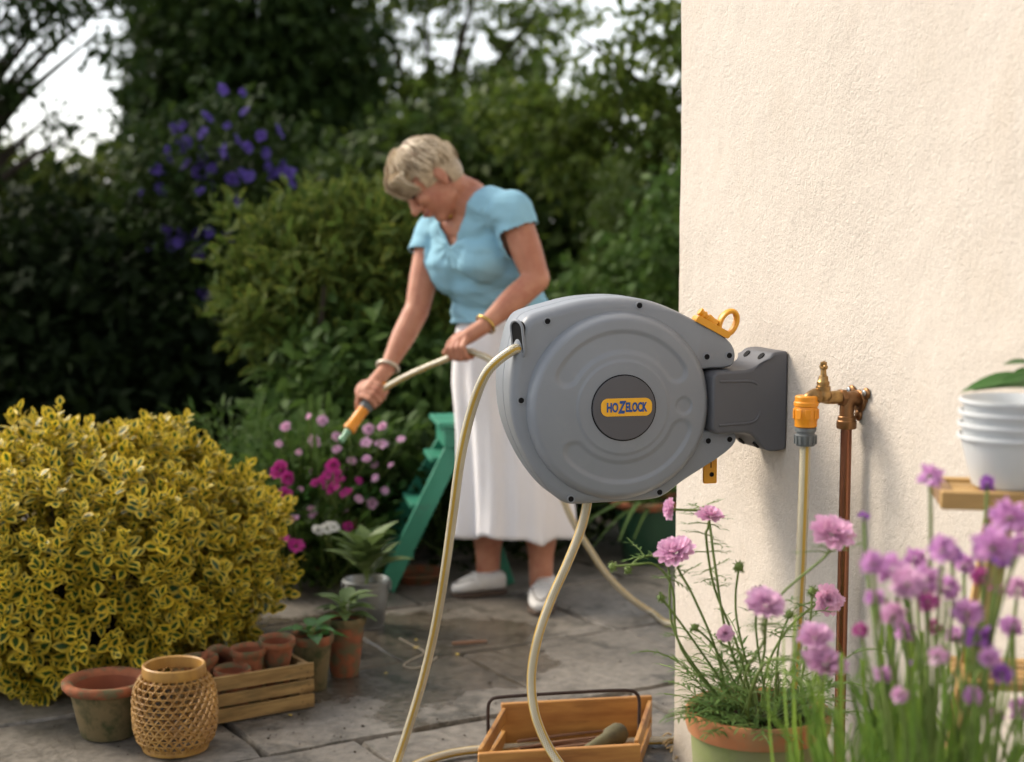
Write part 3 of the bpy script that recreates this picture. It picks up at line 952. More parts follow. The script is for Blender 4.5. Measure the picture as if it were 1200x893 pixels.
# --- woven bamboo lantern
m_bamboo = basic('bamboo', (.44, .235, .05), (.31, .155, .034), 25, .5, bstr=.2, bscale=150, bdist=.001, stretch=(1, 1, .4), stain=(.22, .10, .025), stain_scale=14, stain_lo=.52, stain_hi=.78)
LP = G(206, 876)
lan = thing('woven_lantern', 'honey coloured woven bamboo lantern standing on the paving', 'lantern', LP)
def lr(z):
    pts = [(0, .072), (.012, .079), (.03, .092), (.055, .0985), (.085, .1005), (.12, .0995), (.145, .097), (.165, .090), (.178, .080), (.185, .073)]
    for (z0, r0), (z1, r1) in zip(pts[:-1], pts[1:]):
        if z <= z1: 
            t = (z - z0) / (z1 - z0); t = t * t * (3 - 2 * t) * .5 + t * .5
            return r0 + (r1 - r0) * t
    return pts[-1][1]
wv = MB()
NH, ZT, ZB = 27, .185, .006
for fam in (1, -1):
    for k in range(NH):
        a0 = 2 * math.pi * k / NH
        pts = []
        for i in range(31):
            z = ZB + (ZT - ZB) * i / 30
            a = a0 + fam * 1.55 * (i / 30)
            r = lr(z) + .0009 * math.sin(i * 2.1 + k * 1.7) * fam
            pts.append((r * math.cos(a), r * math.sin(a), z))
        wv.tube(pts, [.0031] * 31, 6, cap=False, flat=.45)
for j in range(12):
    z = .016 + j * (.160 / 11)
    r = lr(z) + .0006
    wv.tube([((r + .0008 * math.sin(i * 16 * .39 * 3 + j)) * math.cos(i / 64 * 2 * math.pi), (r + .0008 * math.sin(i * 3.1 + j)) * math.sin(i / 64 * 2 * math.pi), z) for i in range(65)], .0019, 6, cap=False)
tag(wv.build('weave', m_bamboo, lan, 60), kind='stuff')
b = MB(); b.lathe([(.066, 0), (.078, 0), (.080, .006), (.078, .012), (.068, .012)], 48, closed=True); b.build('base_ring', m_bamboo, lan, 40)
b = MB(); b.lathe([(.066, .182), (.0755, .182), (.077, .190), (.0755, .206), (.072, .209), (.067, .206)], 48, closed=True); b.build('neck_ring', m_bamboo, lan, 40)

# --- slatted crate with small pots
m_slat = basic('weathered_slat', (.40, .255, .10), (.19, .11, .042), 6, .8, stretch=(1.2, 9, 9), bstr=.35, bscale=40, bdist=.002, spec=.2, stain=(.10, .075, .035), stain_scale=4, stain_lo=.5, stain_hi=.72)
m_slat_x = basic('weathered_slat_end', (.30, .19, .08), (.19, .115, .05), 6, .8, stretch=(9, 1.2, 9), bstr=.35, bscale=40, bdist=.002, spec=.2, stain=(.10, .075, .035), stain_scale=4, stain_lo=.5, stain_hi=.72)
m_nail = basic('rusty_nail', (.06, .035, .022), (.04, .022, .016), 40, .7, metal=.4)
cA, cB = G(238, 854), G(369, 830)
cd = (cB - cA); CLn = cd.length; cang = math.atan2(cd.y, cd.x)
crate = thing('slatted_crate', 'weathered slatted wooden crate filled with small terracotta pots', 'crate', cA, cang)
CD, CHH = .22, .125
for y in (0.006, CD - .006):
    for k, (z0, hh) in enumerate(((.004, .036), (.047, .031), (.087, .036))):
        s = MB(); s.box((CLn / 2, y, z0 + hh / 2), (CLn, .010, hh), Matrix.Rotation(R(random.uniform(-.5, .5)), 3, 'Y')); so_ = s.build('slat', m_slat, crate, 40, .0015)
        if y < .1:
            for nx_ in (.018, .034, CLn - .034, CLn - .018):
                nl_ = MB(); nl_.ell((nx_ + random.uniform(-.003, .003), .0006, z0 + hh * random.uniform(.3, .7)), (.0018, .0010, .0018), 8, 5); nl_.build('nail', m_nail, so_, 60)
for x in (.007, CLn - .007):
    for z0, hh in ((.006, .05), (.066, .05)):
        s = MB(); s.box((x, CD / 2, z0 + hh / 2), (.012, CD - .026, hh)); s.build('end_board', m_slat_x, crate, 40, .0015)
for x in (.026, CLn - .026):
    for y in (.021, CD - .021):
        s = MB(); s.box((x, y, .062), (.022, .018, .118)); s.build('corner_post', m_slat_x, crate, 40, .0015)
for k in range(4):
    s = MB(); s.box((CLn / 2, .045 + k * .043, .005), (CLn - .03, .034, .007)); s.build('base_slat', m_slat, crate, 40, .001)
ca = Matrix.Rotation(cang, 3, 'Z')
def inC(x, y, z): 
    v = ca @ Vector((x, y, 0)); return (cA.x + v.x, cA.y + v.y, z)
random.seed(5)
small = [((.045, .125, .062), 'small terracotta pot at the lantern end of the slatted crate', (.06, -.03)), ((.105, .055, .040), 'low small pot nearest the front slats of the crate', (0, .04)),
         ((.168, .10, .074), 'chipped small terracotta pot in the middle of the crate', (-.03, 0)), ((.250, .105, .086), 'tilted small terracotta pot at the right end of the crate', (.05, .08))]
for (x, y, z), lb, tl_ in small:
    pot('small_pot', lb, inC(x, y, z), .0445, .031, .088, group='small pots in the crate', rim=.24, wall=.005, rimw=.003, tilt=tl_, m_body=m_terra, m_rimm=m_terra, wobble=.02)
for k, (x, y, z) in enumerate(((.045, .125, .0125), (.105, .055, .0125), (.168, .10, .0125), (.250, .105, .0125))):
    hs_ = (.048, .026, .060, .072)[k]
    pot('small_pot', ['upturned pot propping up the pot at the lantern end of the crate', 'upturned pot propping up the low front pot in the crate', 'upturned pot propping up the chipped pot in the crate', 'upturned pot propping up the tilted pot in the crate'][k], inC(x, y, z), .034, .029, hs_, group='small pots in the crate', rim=.24, wall=.005, rimw=.003)
# half-hidden pot lying behind the lantern, under the bush
t = pot('fallen_pot', 'old terracotta pot lying on its side under the yellow bush', G(222, 822) + Vector((0, .03, .065)), .062, .042, .11, rim=.2, tilt=(R(80), R(10)), m_body=m_terra_old)

# --- terracotta pots with young plants, bucket, saucer
random.seed(8)
POT1, POT2 = G(366, 806), G(404, 790)
pot('tall_pot', 'tall terracotta pot with a young broad-leaved seedling beside the crate', POT1, .056, .040, .152, rim=.16, soil=.86, m_body=m_terra_old, m_rimm=m_terra, wall=.007, rimw=.004)
pot('tall_pot', 'reddish terracotta pot with a bushy seedling in front of the bucket', POT2, .058, .040, .168, rim=.14, soil=.88, m_body=m_terra, m_rimm=m_terra_old, wall=.007, rimw=.004)
m_zinc = basic('galvanised', (.36, .37, .36), (.27, .28, .27), 14, .42, metal=.75, bstr=.1, bscale=30, bdist=.002, stain=(.20, .20, .18), stain_scale=9, stain_lo=.5, stain_hi=.7)
BK = G(430, 733)
bk = thing('metal_bucket', 'galvanised metal bucket planted with a broad leafy plant', 'bucket', BK)
b = MB()
b.lathe([(0, .004), (.050, .004), (.051, 0), (.053, 0), (.053, .010), (.0545, .012), (.061, .06), (.0625, .062), (.0635, .065), (.0645, .068), (.071, .140), (.074, .142), (.074, .147), (.070, .149), (.068, .146), (.052, .014), (0, .012)], 40)
b.build('pail', m_zinc, bk, 40)
b = MB(); b.lathe([(.066, .12), (.04, .128), (0, .130)], 24); b.build('compost', m_compost, bk)
for s_ in (1, -1):
    b = MB(); b.box((s_ * .074, 0, .128), (.006, .026, .030)); b.build('handle_lug', m_zinc, bk, 40, .002)
SA = G(489, 680)
b = MB(); b.lathe([(0, 0), (.075, 0), (.098, .028), (.103, .030), (.102, .033), (.094, .031), (.072, .010), (0, .009)], 44)
so_ = b.build('terracotta_saucer', m_terra, None, 40); so_.location = SA
tag(so_, 'wide terracotta saucer lying on the paving beside the green ladder', 'saucer')
GP = G(762, 656)
m_greenpot = basic('green_glazed_pot', (.022, .075, .040), (.016, .055, .03), 5, .35, spec=.5)
pot('glazed_pot', 'large dark green pot with strappy leaves behind the reel', GP, .135, .10, .235, rim=.12, soil=.9, m_body=m_greenpot, m_rimm=m_terra, wall=.014)
MPOT = G(392, 668)
pot('bed_pot', 'terracotta pot among the pink flowers left of the green ladder', MPOT, .125, .09, .20, rim=.15, soil=.9, m_body=m_terra, m_rimm=m_terra)

# --- scabious pot against the wall
SP = P(888, 829, 2.62); SPH = SP.z
SPB = Vector((SP.x, SP.y, 0))
pot('patio_pot', 'large algae-stained terracotta pot of pink scabious by the wall', SPB, .116, .085, SPH, rim=.085, soil=.955, m_body=m_terra_green, m_rimm=m_rim, wall=.014, rimw=.006, wobble=.004)

# --- wooden trug
m_trug = basic('varnished_pine', (.56, .285, .075), (.30, .115, .026), 5, .5, stretch=(1.0, 7, 7), bstr=.2, bscale=30, bdist=.0015, stain=(.17, .065, .018), stain_scale=3.2, stain_lo=.55, stain_hi=.75)
m_trug_y = basic('varnished_pine_side', (.52, .27, .07), (.28, .115, .026), 5, .5, stretch=(7, 1.0, 7), bstr=.2, bscale=30, bdist=.0015, stain=(.17, .065, .018), stain_scale=3.2, stain_lo=.55, stain_hi=.75)
m_iron = basic('rusty_iron', (.065, .04, .03), (.04, .025, .02), 30, .7, metal=.4, bstr=.3, bscale=200, bdist=.001)
tA = G(588, 878); tB = G(764, 868)
td = tB - tA; TW = td.length; tang = math.atan2(td.y, td.x)
trug = thing('wooden_trug', 'varnished pine garden trug with wire handle in the foreground', 'trug', tA, tang)
TD = .262; SKX = -.095                                   # the front stands a little to the left
def sk(y): return SKX * (-y / TD)
def tboard(name, x0, x1, y, z0, z1, th, m, bulge=.012):
    pts = []
    nx = 12
    for i in range(nx + 1):
        t = i / nx; pts.append((x0 + (x1 - x0) * t, z1 + bulge * math.sin(math.pi * t) * 0 - bulge * (1 - abs(2 * t - 1) ** 3) * .0))
    poly_ = [(x0, z0), (x1, z0)] + [(x, z) for x, z in reversed(pts)]
    mb = MB(); mb.extrude(poly_, lambda x, z: (x, y, z), lambda x, z: (x, y + th, z))
    return mb.build(name, m, trug, 40, .0025)
tboard('back_board', 0, TW, 0, .004, .112, .014, m_trug)
tboard('front_board', SKX, TW + SKX, -TD, .004, .084, .016, m_trug)
for sx in (0, 1):
    x = .0 if sx == 0 else TW
    for z0, z1 in ((.012, .045), (.066, .102)):
        o0 = .006 if sx == 0 else -.006
        s = MB(); s.bar((x + o0 + .0, -.0015, (z0 + z1) / 2 + .002), (x + SKX + o0, -TD + .0175, (z0 + z1) / 2 - (.012 if z0 > .05 else 0)), .010, z1 - z0)
        s.build('side_slat', m_trug_y, trug, 40, .002)
nb = 6
for k in range(nb):
    y = -TD + .04 + k * ((TD - .06) / (nb - 1)); 
    s = MB(); s.box((TW / 2 + sk(y), y, .009), (TW - .026, .040, .008)); s.build('base_slat', m_trug, trug, 40, .001)
hd = MB()
hy = -.12; hx0, hx1 = -.008 + sk(hy), TW - .020 + sk(hy)
hpth = [(hx0, hy, .02), (hx0, hy, .10), (hx0, hy, .143), (hx0 + .006, hy, .160), (hx0 + .024, hy, .167), (hx0 + .10, hy, .169), (hx1 - .10, hy, .170), (hx1 - .028, hy, .168), (hx1 - .008, hy, .160), (hx1, hy, .142), (hx1, hy, .10), (hx1, hy, .02)]
hd.tube(smooth_path(hpth, 5), .0042, 8)
hd.build('wire_handle', m_iron, trug, 60)
trm = Matrix.Rotation(tang, 3, 'Z')
def inT(x, y, z):
    v = trm @ Vector((x, y, 0)); return Vector((tA.x + v.x, tA.y + v.y, z))
# wooden dibber in the trug
m_dib = basic('mossy_wood', (.13, .115, .05), (.085, .07, .032), 14, .75, bstr=.3, bscale=60, bdist=.002, stain=(.05, .04, .02), stain_scale=12)
da, db = inT(.09, -.225, .030), inT(.275, -.09, .058)
dax = (db - da).normalized(); dq = dax.to_track_quat('Z', 'Y').to_matrix(); dl = (db - da).length
d = MB(); d.lathe([(0, 0), (.004, .004), (.010, dl * .3), (.0155, dl * .6), (.019, dl * .78), (.0205, dl * .80), (.0255, dl * .83), (.0265, dl * .95), (.022, dl * .995), (0, dl)], 24, da, rot=dq)
dbo = d.build('garden_dibber', m_dib, None, 40)
tag(dbo, 'mossy wooden dibber lying inside the pine trug', 'dibber')
# dry canes and raffia in the trug
m_raf = basic('dry_cane', (.26, .13, .07), (.17, .085, .045), 12, .7, stretch=(1, 1, 1))
random.seed(14)
cb = thing('cane_bundle', 'handful of thin dry brown canes lying in the trug', 'canes', inT(.15, -.1, .02))
for k in range(20):
    y0 = random.uniform(-.19, -.03); z = .018 + .005 * (k % 4)
    a = inT(.02 + random.uniform(0, .03), y0, z) - cb.location; b_ = inT(random.uniform(.22, .30), y0 + random.uniform(-.03, .03), z + random.uniform(0, .012)) - cb.location
    c = MB(); c.tube([a, (a + b_) / 2 + Vector((0, 0, .002)), b_], [.0042, .0038, .003], 6)
    c.build('cane', m_raf, cb, 60)
m_raff = basic('raffia', (.50, .36, .17), (.38, .25, .11), 20, .7)
rt_ = thing('raffia_tuft', 'tuft of curled raffia spilling on the paving beside the trug', 'raffia', inT(TW + .02, -.12, 0))
for k in range(11):
    a = inT(TW + .012 + random.uniform(0, .012), -.17 + k * .015, .012) - rt_.location; e = a + Vector((random.uniform(.02, .06), random.uniform(-.01, .07), -.006))
    c = MB(); c.tube(smooth_path([a - Vector((.004, .0, 0)), (a + e) / 2 + Vector((0, 0, random.uniform(.004, .02))), e], 5), .0022, 6)
    c.build('strand', m_raff, rt_, 60)

# --- green stepladder
m_green = basic('green_paint', (.032, .235, .145), (.022, .175, .105), 5, .5, bstr=.15, bscale=90, bdist=.001, stain=(.05, .12, .09), stain_scale=9, stain_lo=.6, stain_hi=.75)
NB = Vector((-.430, 5.27, 0)); wdir = Vector((-.10, .55, 0)).normalized(); LW = .40
fdir = Vector((wdir.y, -wdir.x, 0))
lad = thing('step_ladder', 'small green painted wooden stepladder standing open behind the woman', 'stepladder', NB, 0)
LH = .565; RUN = .25
def ll(f, w, z): return fdir * f + wdir * w + Vector((0, 0, z))
def rail(a, b, w_, t_, name):
    s = MB()
    a = Vector(a); b_ = Vector(b); d_ = (b_ - a).normalized()
    sd = wdir
    up_ = sd.cross(d_).normalized()
    m_ = Matrix((sd, d_, up_)).transposed()
    s.box((a + b_) / 2, (t_, (b_ - a).length, w_), m_)
    return s.build(name, m_green, lad, 40, .002)
for w in (.012, LW - .012):
    rail(ll(0, w, .012), ll(RUN - .012, w if w < .1 else LW * .52, LH - .075), .062, .024, 'rail')
    rail(ll(RUN * 1.75, w - (.03 if w > .1 else -.03), .004), ll(RUN + .028, LW * .52 - .03 if w > .1 else w + .03, LH - .07), .034, .022, 'rear_leg')
for z in (.12, .29, .45):
    f = RUN * z / LH
    s = MB(); m_ = Matrix((fdir, wdir, Vector((0, 0, 1)))).transposed()
    lw_ = LW - .48 * LW * z / LH; s.box(ll(f + .004, lw_ / 2, z), (.085, lw_ - .045, .018), m_); s.build('tread', m_green, lad, 40, .002)
s = MB(); s.box(ll(RUN + .005, LW * .27, LH - .035), (.10, LW * .52 + .02, .07), m_); s.build('top_block', m_green, lad, 40, .003)
s = MB(); s.box(ll(RUN - .005, LW * .27, LH - .012 + .0205), (.125, LW * .52 + .05, .018), m_); s.build('top_step', m_green, lad, 40, .003)
s = MB(); s.box(ll(RUN * 1.75 - .075, LW * .45, .17), (.018, LW - .09, .035), m_); s.build('rear_brace', m_green, lad, 40, .002)

# --- plant stand at the right edge
m_pine = basic('pale_pine', (.50, .31, .11), (.38, .22, .075), 5, .65, stretch=(1.2, 9, 9), bstr=.2, bscale=40, bdist=.001, stain=(.22, .14, .06), stain_scale=4, stain_lo=.55, stain_hi=.75)
m_pine_d = basic('stained_pine', (.27, .155, .07), (.18, .10, .045), 6, .7, stretch=(6, 6, 1), bstr=.2, bscale=40, bdist=.001)
S0 = P(1103, 576, 2.12)
ST = thing('plant_stand', 'pale pine plant stand with angled legs at the right edge', 'plant stand', (S0.x, S0.y, 0), R(-9))
zt_ = S0.z; SW, SD = .33, .13
s = MB(); s.box((SW / 2, .009, zt_ - .0125), (SW, .018, .025)); s.build('front_rail', m_pine, ST, 40, .002)
s = MB(); s.box((SW / 2, SD - .009, zt_ - .0125), (SW, .018, .025)); s.build('back_rail', m_pine, ST, 40, .002)
for x in (.009, SW - .009):
    s = MB(); s.box((x, SD / 2, zt_ - .0125), (.018, SD - .038, .024)); s.build('end_rail', m_pine_d, ST, 40, .002)
for k in range(4):
    s = MB(); s.box((SW / 2, .032 + k * .0225, zt_ - .010), (SW - .04, .018, .010)); s.build('shelf_slat', m_pine, ST, 40, .001)
for x0, x1 in ((.088, .02), (SW - .07, SW + .0)):
    for y in (.0285, SD - .0285):
        s = MB(); s.bar((x0, y, zt_ - .028), (x1 - .045 if x0 < .1 else x1 + .02, y, .004), .026, .018, upv=(0, 1, 0)); s.build('leg', m_pine, ST, 40, .0015)
LSZ = .64
for k in range(5):
    s = MB(); s.box((SW / 2 + .01, .012 + k * .027, LSZ), (SW - .04, .022, .012)); s.build('lower_slat', m_pine, ST, 40, .001)
stm = Matrix.Rotation(R(-9), 3, 'Z')
def inS(x, y, z):
    v = stm @ Vector((x, y, 0)); return Vector((S0.x + v.x, S0.y + v.y, z))
m_wpl = basic('white_plastic', (.66, .67, .67), (.62, .64, .64), 4, .35, spec=.5, rvar=.05)
WPX = inS(.096, .062, zt_ + .0005)
for k in range(4):
    z = k * .0165
    wpt = MB()
    wpt.lathe([(0, .0), (.047, .0), (.0495, .004), (.0655, .066), (.0702, .0662), (.0708, .069), (.0702, .0715), (.0680, .072), (.066, .068), (.0475, .006), (0, .005)], 44)
    o = wpt.build('plastic_pot', m_wpl, None, 40); o.location = WPX + Vector((.0006 * k, 0, z + .0005))
    lb = ['outermost white plastic pot of the nested stack standing on the shelf', 'second white plastic pot from the bottom of the nested stack', 'third white plastic pot from the bottom of the nested stack', 'innermost white plastic pot at the top of the nested stack'][k]
    tag(o, lb, 'plastic pot', 'nested white pots')
random.seed(2)
PLP = inS(.255, .066, zt_ + .0005)
pot('shelf_pot', 'terracotta pot of the leafy plant at the end of the shelf', PLP, .046, .034, .08, rim=.22, wall=.006, rimw=.004, soil=.9)

# --- fallen bits on the paving
m_fall = basic('fallen_leaf', (.55, .42, .05), (.42, .28, .04), 40, .7)
random.seed(31)
for (px, py, s_, lb) in ((536, 767, .022, 'yellow fallen leaf between the hose and the stick'), (487, 750, .018, 'small yellow fallen leaf near the metal bucket'), (488, 759, .020, 'ochre fallen leaf left of the brown stick'), (340, 838, .014, 'tiny pale leaf on the paving before the crate'), (452, 789, .016, 'dull fallen leaf behind the striped hose')):
    c = G(px, py, .003); a = random.uniform(0, 6)
    tv, tf, tu = leaf_template(4, .6, .1, .1)
    rm = Matrix.Rotation(a, 3, 'Z')
    mb = MB(); vsl = [rm @ Vector((v[0], v[1] - .5, v[2] + .08)) * s_ for v in tv]
    mb.add(vsl, [tuple(f) for f in tf])
    o = mb.build('fallen_leaf', m_fall, None, None); o.location = c
    sd_ = o.modifiers.new('thick', 'SOLIDIFY'); sd_.thickness = .0006
    tag(o, lb, 'leaf', 'fallen leaves')
c = MB(); c.tube([G(530, 754, .006), G(550, 753, .006), G(570, 751.5, .006)], [.0055, .006, .004], 6)
tag(c.build('dry_stick', m_raf, None, 60), 'short brown stick lying on the paving', 'stick')
tw = MB(); tw.tube(smooth_path([G(468, 748, .004), G(485, 757, .004), G(497, 765, .004), G(480, 774, .004), G(473, 780, .004), G(484, 783, .004), G(500, 779, .004), G(512, 770, .004)], 6), .0022, 6)
m_twine = basic('twine', (.42, .36, .27), (.32, .27, .2), 30, .9)
tag(tw.build('garden_twine', m_twine, None, 60), 'loose curl of pale garden twine on the wet paving', 'twine')

# crumbs of soil and leaf litter round the pots
r_ = random.Random(66); cr_ = MB()
for k in range(420):
    if k % 3: g0 = G(r_.uniform(60, 440), r_.uniform(800, 885) if k % 2 else r_.uniform(740, 880), .001)
    else: g0 = G(r_.uniform(380, 780), r_.uniform(690, 880), .001)
    s_ = r_.uniform(.0006, .0040) ** 1.0 * (1 if k % 5 else .9) * r_.uniform(.4, 1)
    cr_.ell(g0, (s_, s_ * r_.uniform(.6, 1.6), s_ * .6), 5, 3, Matrix.Rotation(r_.uniform(0, 6), 3, 'Z'))
cro = cr_.build('soil_crumbs', m_compost, None, 60); tag(cro, kind='stuff')
cro['label'] = 'crumbs of dark soil scattered over the paving stones'; cro['category'] = 'soil'
# ================================================================== THE WOMAN
m_skin = basic('skin', (.53, .25, .155), (.41, .165, .10), 14, .52, bstr=.25, bscale=90, bdist=.002, spec=.35, stain=(.37, .115, .075), stain_scale=22, stain_lo=.52, stain_hi=.8)
m_skin.node_tree.nodes['Principled BSDF'].inputs['Subsurface Weight'].default_value = .08
m_skin.node_tree.nodes['Principled BSDF'].inputs['Subsurface Radius'].default_value = (.01, .004, .002)
m_hair = basic('blonde_hair', (.56, .44, .29), (.31, .225, .14), 75, .45, stretch=(1, 1, 1), bstr=.3, bscale=60, bdist=.003, spec=.4)
m_top = basic('blue_jersey', (.29, .52, .63), (.25, .47, .59), 6, .85, bstr=.12, bscale=420, bdist=.001, spec=.2)
m_skirt = basic('white_linen', (.86, .83, .835), (.82, .79, .795), 5, .85, bstr=.1, bscale=300, bdist=.001, spec=.2)
m_shoe = basic('white_leather', (.68, .66, .63), (.56, .54, .51), 9, .5, bstr=.1, bscale=60, bdist=.002)
m_sole = basic('brown_sole', (.10, .065, .045), (.07, .045, .03), 10, .7)
m_seam = basic('stitching', (.22, .20, .17), (.18, .16, .14), 9, .6)
m_gold = basic('gold', (.75, .50, .14), (.60, .38, .10), 20, .25, metal=.9)
m_pearl = basic('pale_bangle', (.70, .62, .50), (.6, .5, .38), 20, .3, metal=.3)
m_dark = basic('dark_lash', (.05, .025, .02), (.04, .02, .016), 5, .6)
m_lip = basic('lips', (.36, .12, .10), (.32, .10, .085), 9, .45)

woman = thing('person', 'woman in light blue top and white skirt bending to water flowers', 'person', (0, 0, 0))

def cap_chain(mb, pts, rads, n=14, flat=1.0, upv=None):
    """tapered limb with round ends"""
    sp_ = []; rr = []
    pts = [Vector(p) for p in pts]
    for i in range(len(pts) - 1):
        k = 6
        for j in range(k):
            t = j / k; sp_.append(pts[i].lerp(pts[i + 1], t)); ts_ = t * t * (3 - 2 * t); rr.append(rads[i] * (1 - ts_) + rads[i + 1] * ts_)
    sp_.append(pts[-1]); rr.append(rads[-1])
    mb.tube(sp_, rr, n, flat=flat, upv=upv)
    for p, r in ((pts[0], rads[0]), (pts[-1], rads[-1])):
        mb.ell(p, (r * .99, r * .99, r * .99), n, 8)
    for p, r in zip(pts[1:-1], rads[1:-1]):
        mb.ell(p, (r, r, r), n, 8)
def remeshed(mb, voxel, smooth=6, name='body'):
    me = bpy.data.meshes.new(name + '_src'); me.from_pydata(mb.v, [], mb.f)
    bm = bmesh.new(); bm.from_mesh(me); bmesh.ops.remove_doubles(bm, verts=bm.verts, dist=1e-6); bmesh.ops.recalc_face_normals(bm, faces=bm.faces); bm.to_mesh(me); bm.free()
    o = bpy.data.objects.new(name + '_src', me); col.objects.link(o)
    r = o.modifiers.new('r', 'REMESH'); r.mode = 'VOXEL'; r.voxel_size = voxel
    s = o.modifiers.new('s', 'SMOOTH'); s.factor = .5; s.iterations = smooth
    dg = bpy.context.evaluated_depsgraph_get()
    out = bpy.data.meshes.new_from_object(o.evaluated_get(dg)); out.name = name
    bpy.data.objects.remove(o)
    out.shade_smooth()
    return out

shL, elL, wrL = P(600, 248, 5.03), P(629, 327, 4.99), P(566, 383, 4.90)
shR, elR, wrR = P(508, 272, 5.28), P(489, 362, 5.20), P(453, 433, 5.09)
pelvis, waist, chest, neckb = P(592, 420, 5.28), P(585, 358, 5.26), P(562, 288, 5.18), P(550, 226, 5.16)
facing = Vector((-.75, -.66, 0)).normalized()
HC = P(507, 213, 5.11)                                   # middle of the skull
hF = Vector((-.64, -.30, -.70)).normalized()
hU = Vector((-.70, .0, .66)); hU = (hU - hF * hU.dot(hF)).normalized()
hL = hU.cross(hF).normalized()
def hd_(f, u, l): return HC + hF * f + hU * u + hL * l
hm = Matrix((hL, hF, hU)).transposed()                   # columns: left, forward, up

def torso(mb, g=0.0):
    side = Vector((shL.x - shR.x, shL.y - shR.y, shL.z - shR.z)).normalized()
    def sec(c, a, b_, rot): mb.ell(c, (a + g, b_ + g, .11 + g), 20, 12, rot)
    def rot_to(up):
        up = up.normalized(); s_ = (side - up * side.dot(up)).normalized(); f_ = up.cross(s_)
        return Matrix((s_, f_, up)).transposed()
    cs = [(pelvis, .165, .125), (pelvis.lerp(waist, .5), .160, .122), (waist, .148, .118), (waist.lerp(chest, .35), .150, .122), (waist.lerp(chest, .7), .160, .128), (chest, .163, .125), (chest.lerp(neckb, .35), .155, .108)]
    up = (chest - waist)
    for c, a, b_ in cs: sec(c, a, b_, rot_to(up))
    # shoulder girdle
    cap_chain(mb, [shR + Vector((.01, 0, .0)), neckb + Vector((-.01, .0, -.045)), shL + Vector((-.012, 0, 0))], [.052 + g, .075 + g, .056 + g])
    # bust
    fr = facing + Vector((0, 0, -.35)); fr.normalize()
    for k, sgn in ((0, 1), (1, -1)):
        mb.ell(chest + fr * .046 + side * (.072 * sgn) + Vector((0, 0, -.035)), (.078 + g, .078 + g, .080 + g), 16, 10)

body = MB()
torso(body)
cap_chain(body, [shL, shL.lerp(elL, .5), elL], [.056, .052, .043])
cap_chain(body, [elL, elL.lerp(wrL, .35), wrL], [.043, .0425, .0265])
cap_chain(body, [shR, shR.lerp(elR, .5), elR], [.054, .050, .042])
cap_chain(body, [elR, elR.lerp(wrR, .35), wrR], [.042, .041, .026])
# neck
cap_chain(body, [neckb + Vector((0, 0, -.02)), neckb.lerp(HC, .4), hd_(-.035, -.05, 0)], [.066, .056, .054])
# head
body.ell(hd_(-.006, .035, 0), (.074, .093, .088), 22, 16, hm)
body.ell(hd_(.030, -.040, 0), (.060, .062, .075), 20, 14, hm)
body.ell(hd_(.060, -.093, 0), (.030, .026, .022), 14, 10, hm)        # chin
body.ell(hd_(.010, -.070, .0), (.052, .055, .035), 16, 10, hm)       # jaw
cap_chain(body, [hd_(.088, .020, 0), hd_(.108, -.018, 0), hd_(.114, -.026, 0)], [.011, .013, .014], 10)   # nose
body.ell(hd_(.098, -.030, .012), (.010, .011, .009)); body.ell(hd_(.098, -.030, -.012), (.010, .011, .009))
for s_ in (1, -1):
    body.ell(hd_(.072, -.018, .038 * s_), (.024, .022, .022), 14, 10, hm)      # cheek
    cap_chain(body, [hd_(.087, .030, .012 * s_), hd_(.083, .034, .03 * s_), hd_(.068, .03, .05 * s_)], [.009, .011, .009], 8)   # brow
    body.ell(hd_(-.012, -.006, .077 * s_), (.010, .019, .032), 14, 10, hm)    # ear
    body.ell(hd_(-.008, -.032, .073 * s_), (.008, .010, .012), 12, 8, hm)     # lobe
body.ell(hd_(.093, -.052, 0), (.024, .011, .008), 12, 8, hm)          # lips
body.ell(hd_(.090, -.064, 0), (.021, .010, .008), 12, 8, hm)

def hand(mb, wrist, grip_pt, axis_, backdir, thumb_sign, spread=.0202):
    """a closed hand gripping a rod along axis_ through grip_pt; backdir points from the rod to the knuckles"""
    a = axis_.normalized(); bk_ = (backdir - a * backdir.dot(a)).normalized(); o3 = a.cross(bk_)
    palm = grip_pt + bk_ * .024 + o3 * .014
    to = (palm - wrist)
    cap_chain(mb, [wrist, wrist + to * .45, palm], [.026, .026, .022], 12)
    m3 = Matrix((a, bk_, o3)).transposed()
    mb.ell(palm + o3 * .012, (.039, .015, .034), 16, 12, m3)
    for k in range(4):
        off = a * ((k - 1.5) * spread)
        Ls = (.95, 1.05, 1.0, .85)[k]
        r = (.0080, .0083, .0080, .0070)[k]
        pts = []
        for ang, rad in ((-35, .037), (15, .0385), (75, .035 * Ls), (140, .029 * Ls), (200, .026)):
            q = R(ang + 10)
            pts.append(grip_pt + off + (o3 * -math.sin(q) + bk_ * math.cos(q)) * rad)
        cap_chain(mb, pts, [r * 1.1, r * 1.05, r, r * .95, r * .85], 9)
    ts = a * thumb_sign
    cap_chain(mb, [palm + ts * .022 + o3 * .018, grip_pt + ts * .048 + o3 * .026 + bk_ * .010, grip_pt + ts * .062 + o3 * .022 - bk_ * .006, grip_pt + ts * .078 + o3 * .014 - bk_ * .014], [.0135, .0115, .0102, .0085], 10)
hose_dirL = (P(524, 420, 4.925) - P(560, 415, 4.87)).normalized()
hand(body, wrL, HANDL, hose_dirL, Vector((.15, -.75, .65)), 1)
hand(body, wrR, HANDR + axis * .0, axis, Vector((-.25, -.75, .60)), 1)
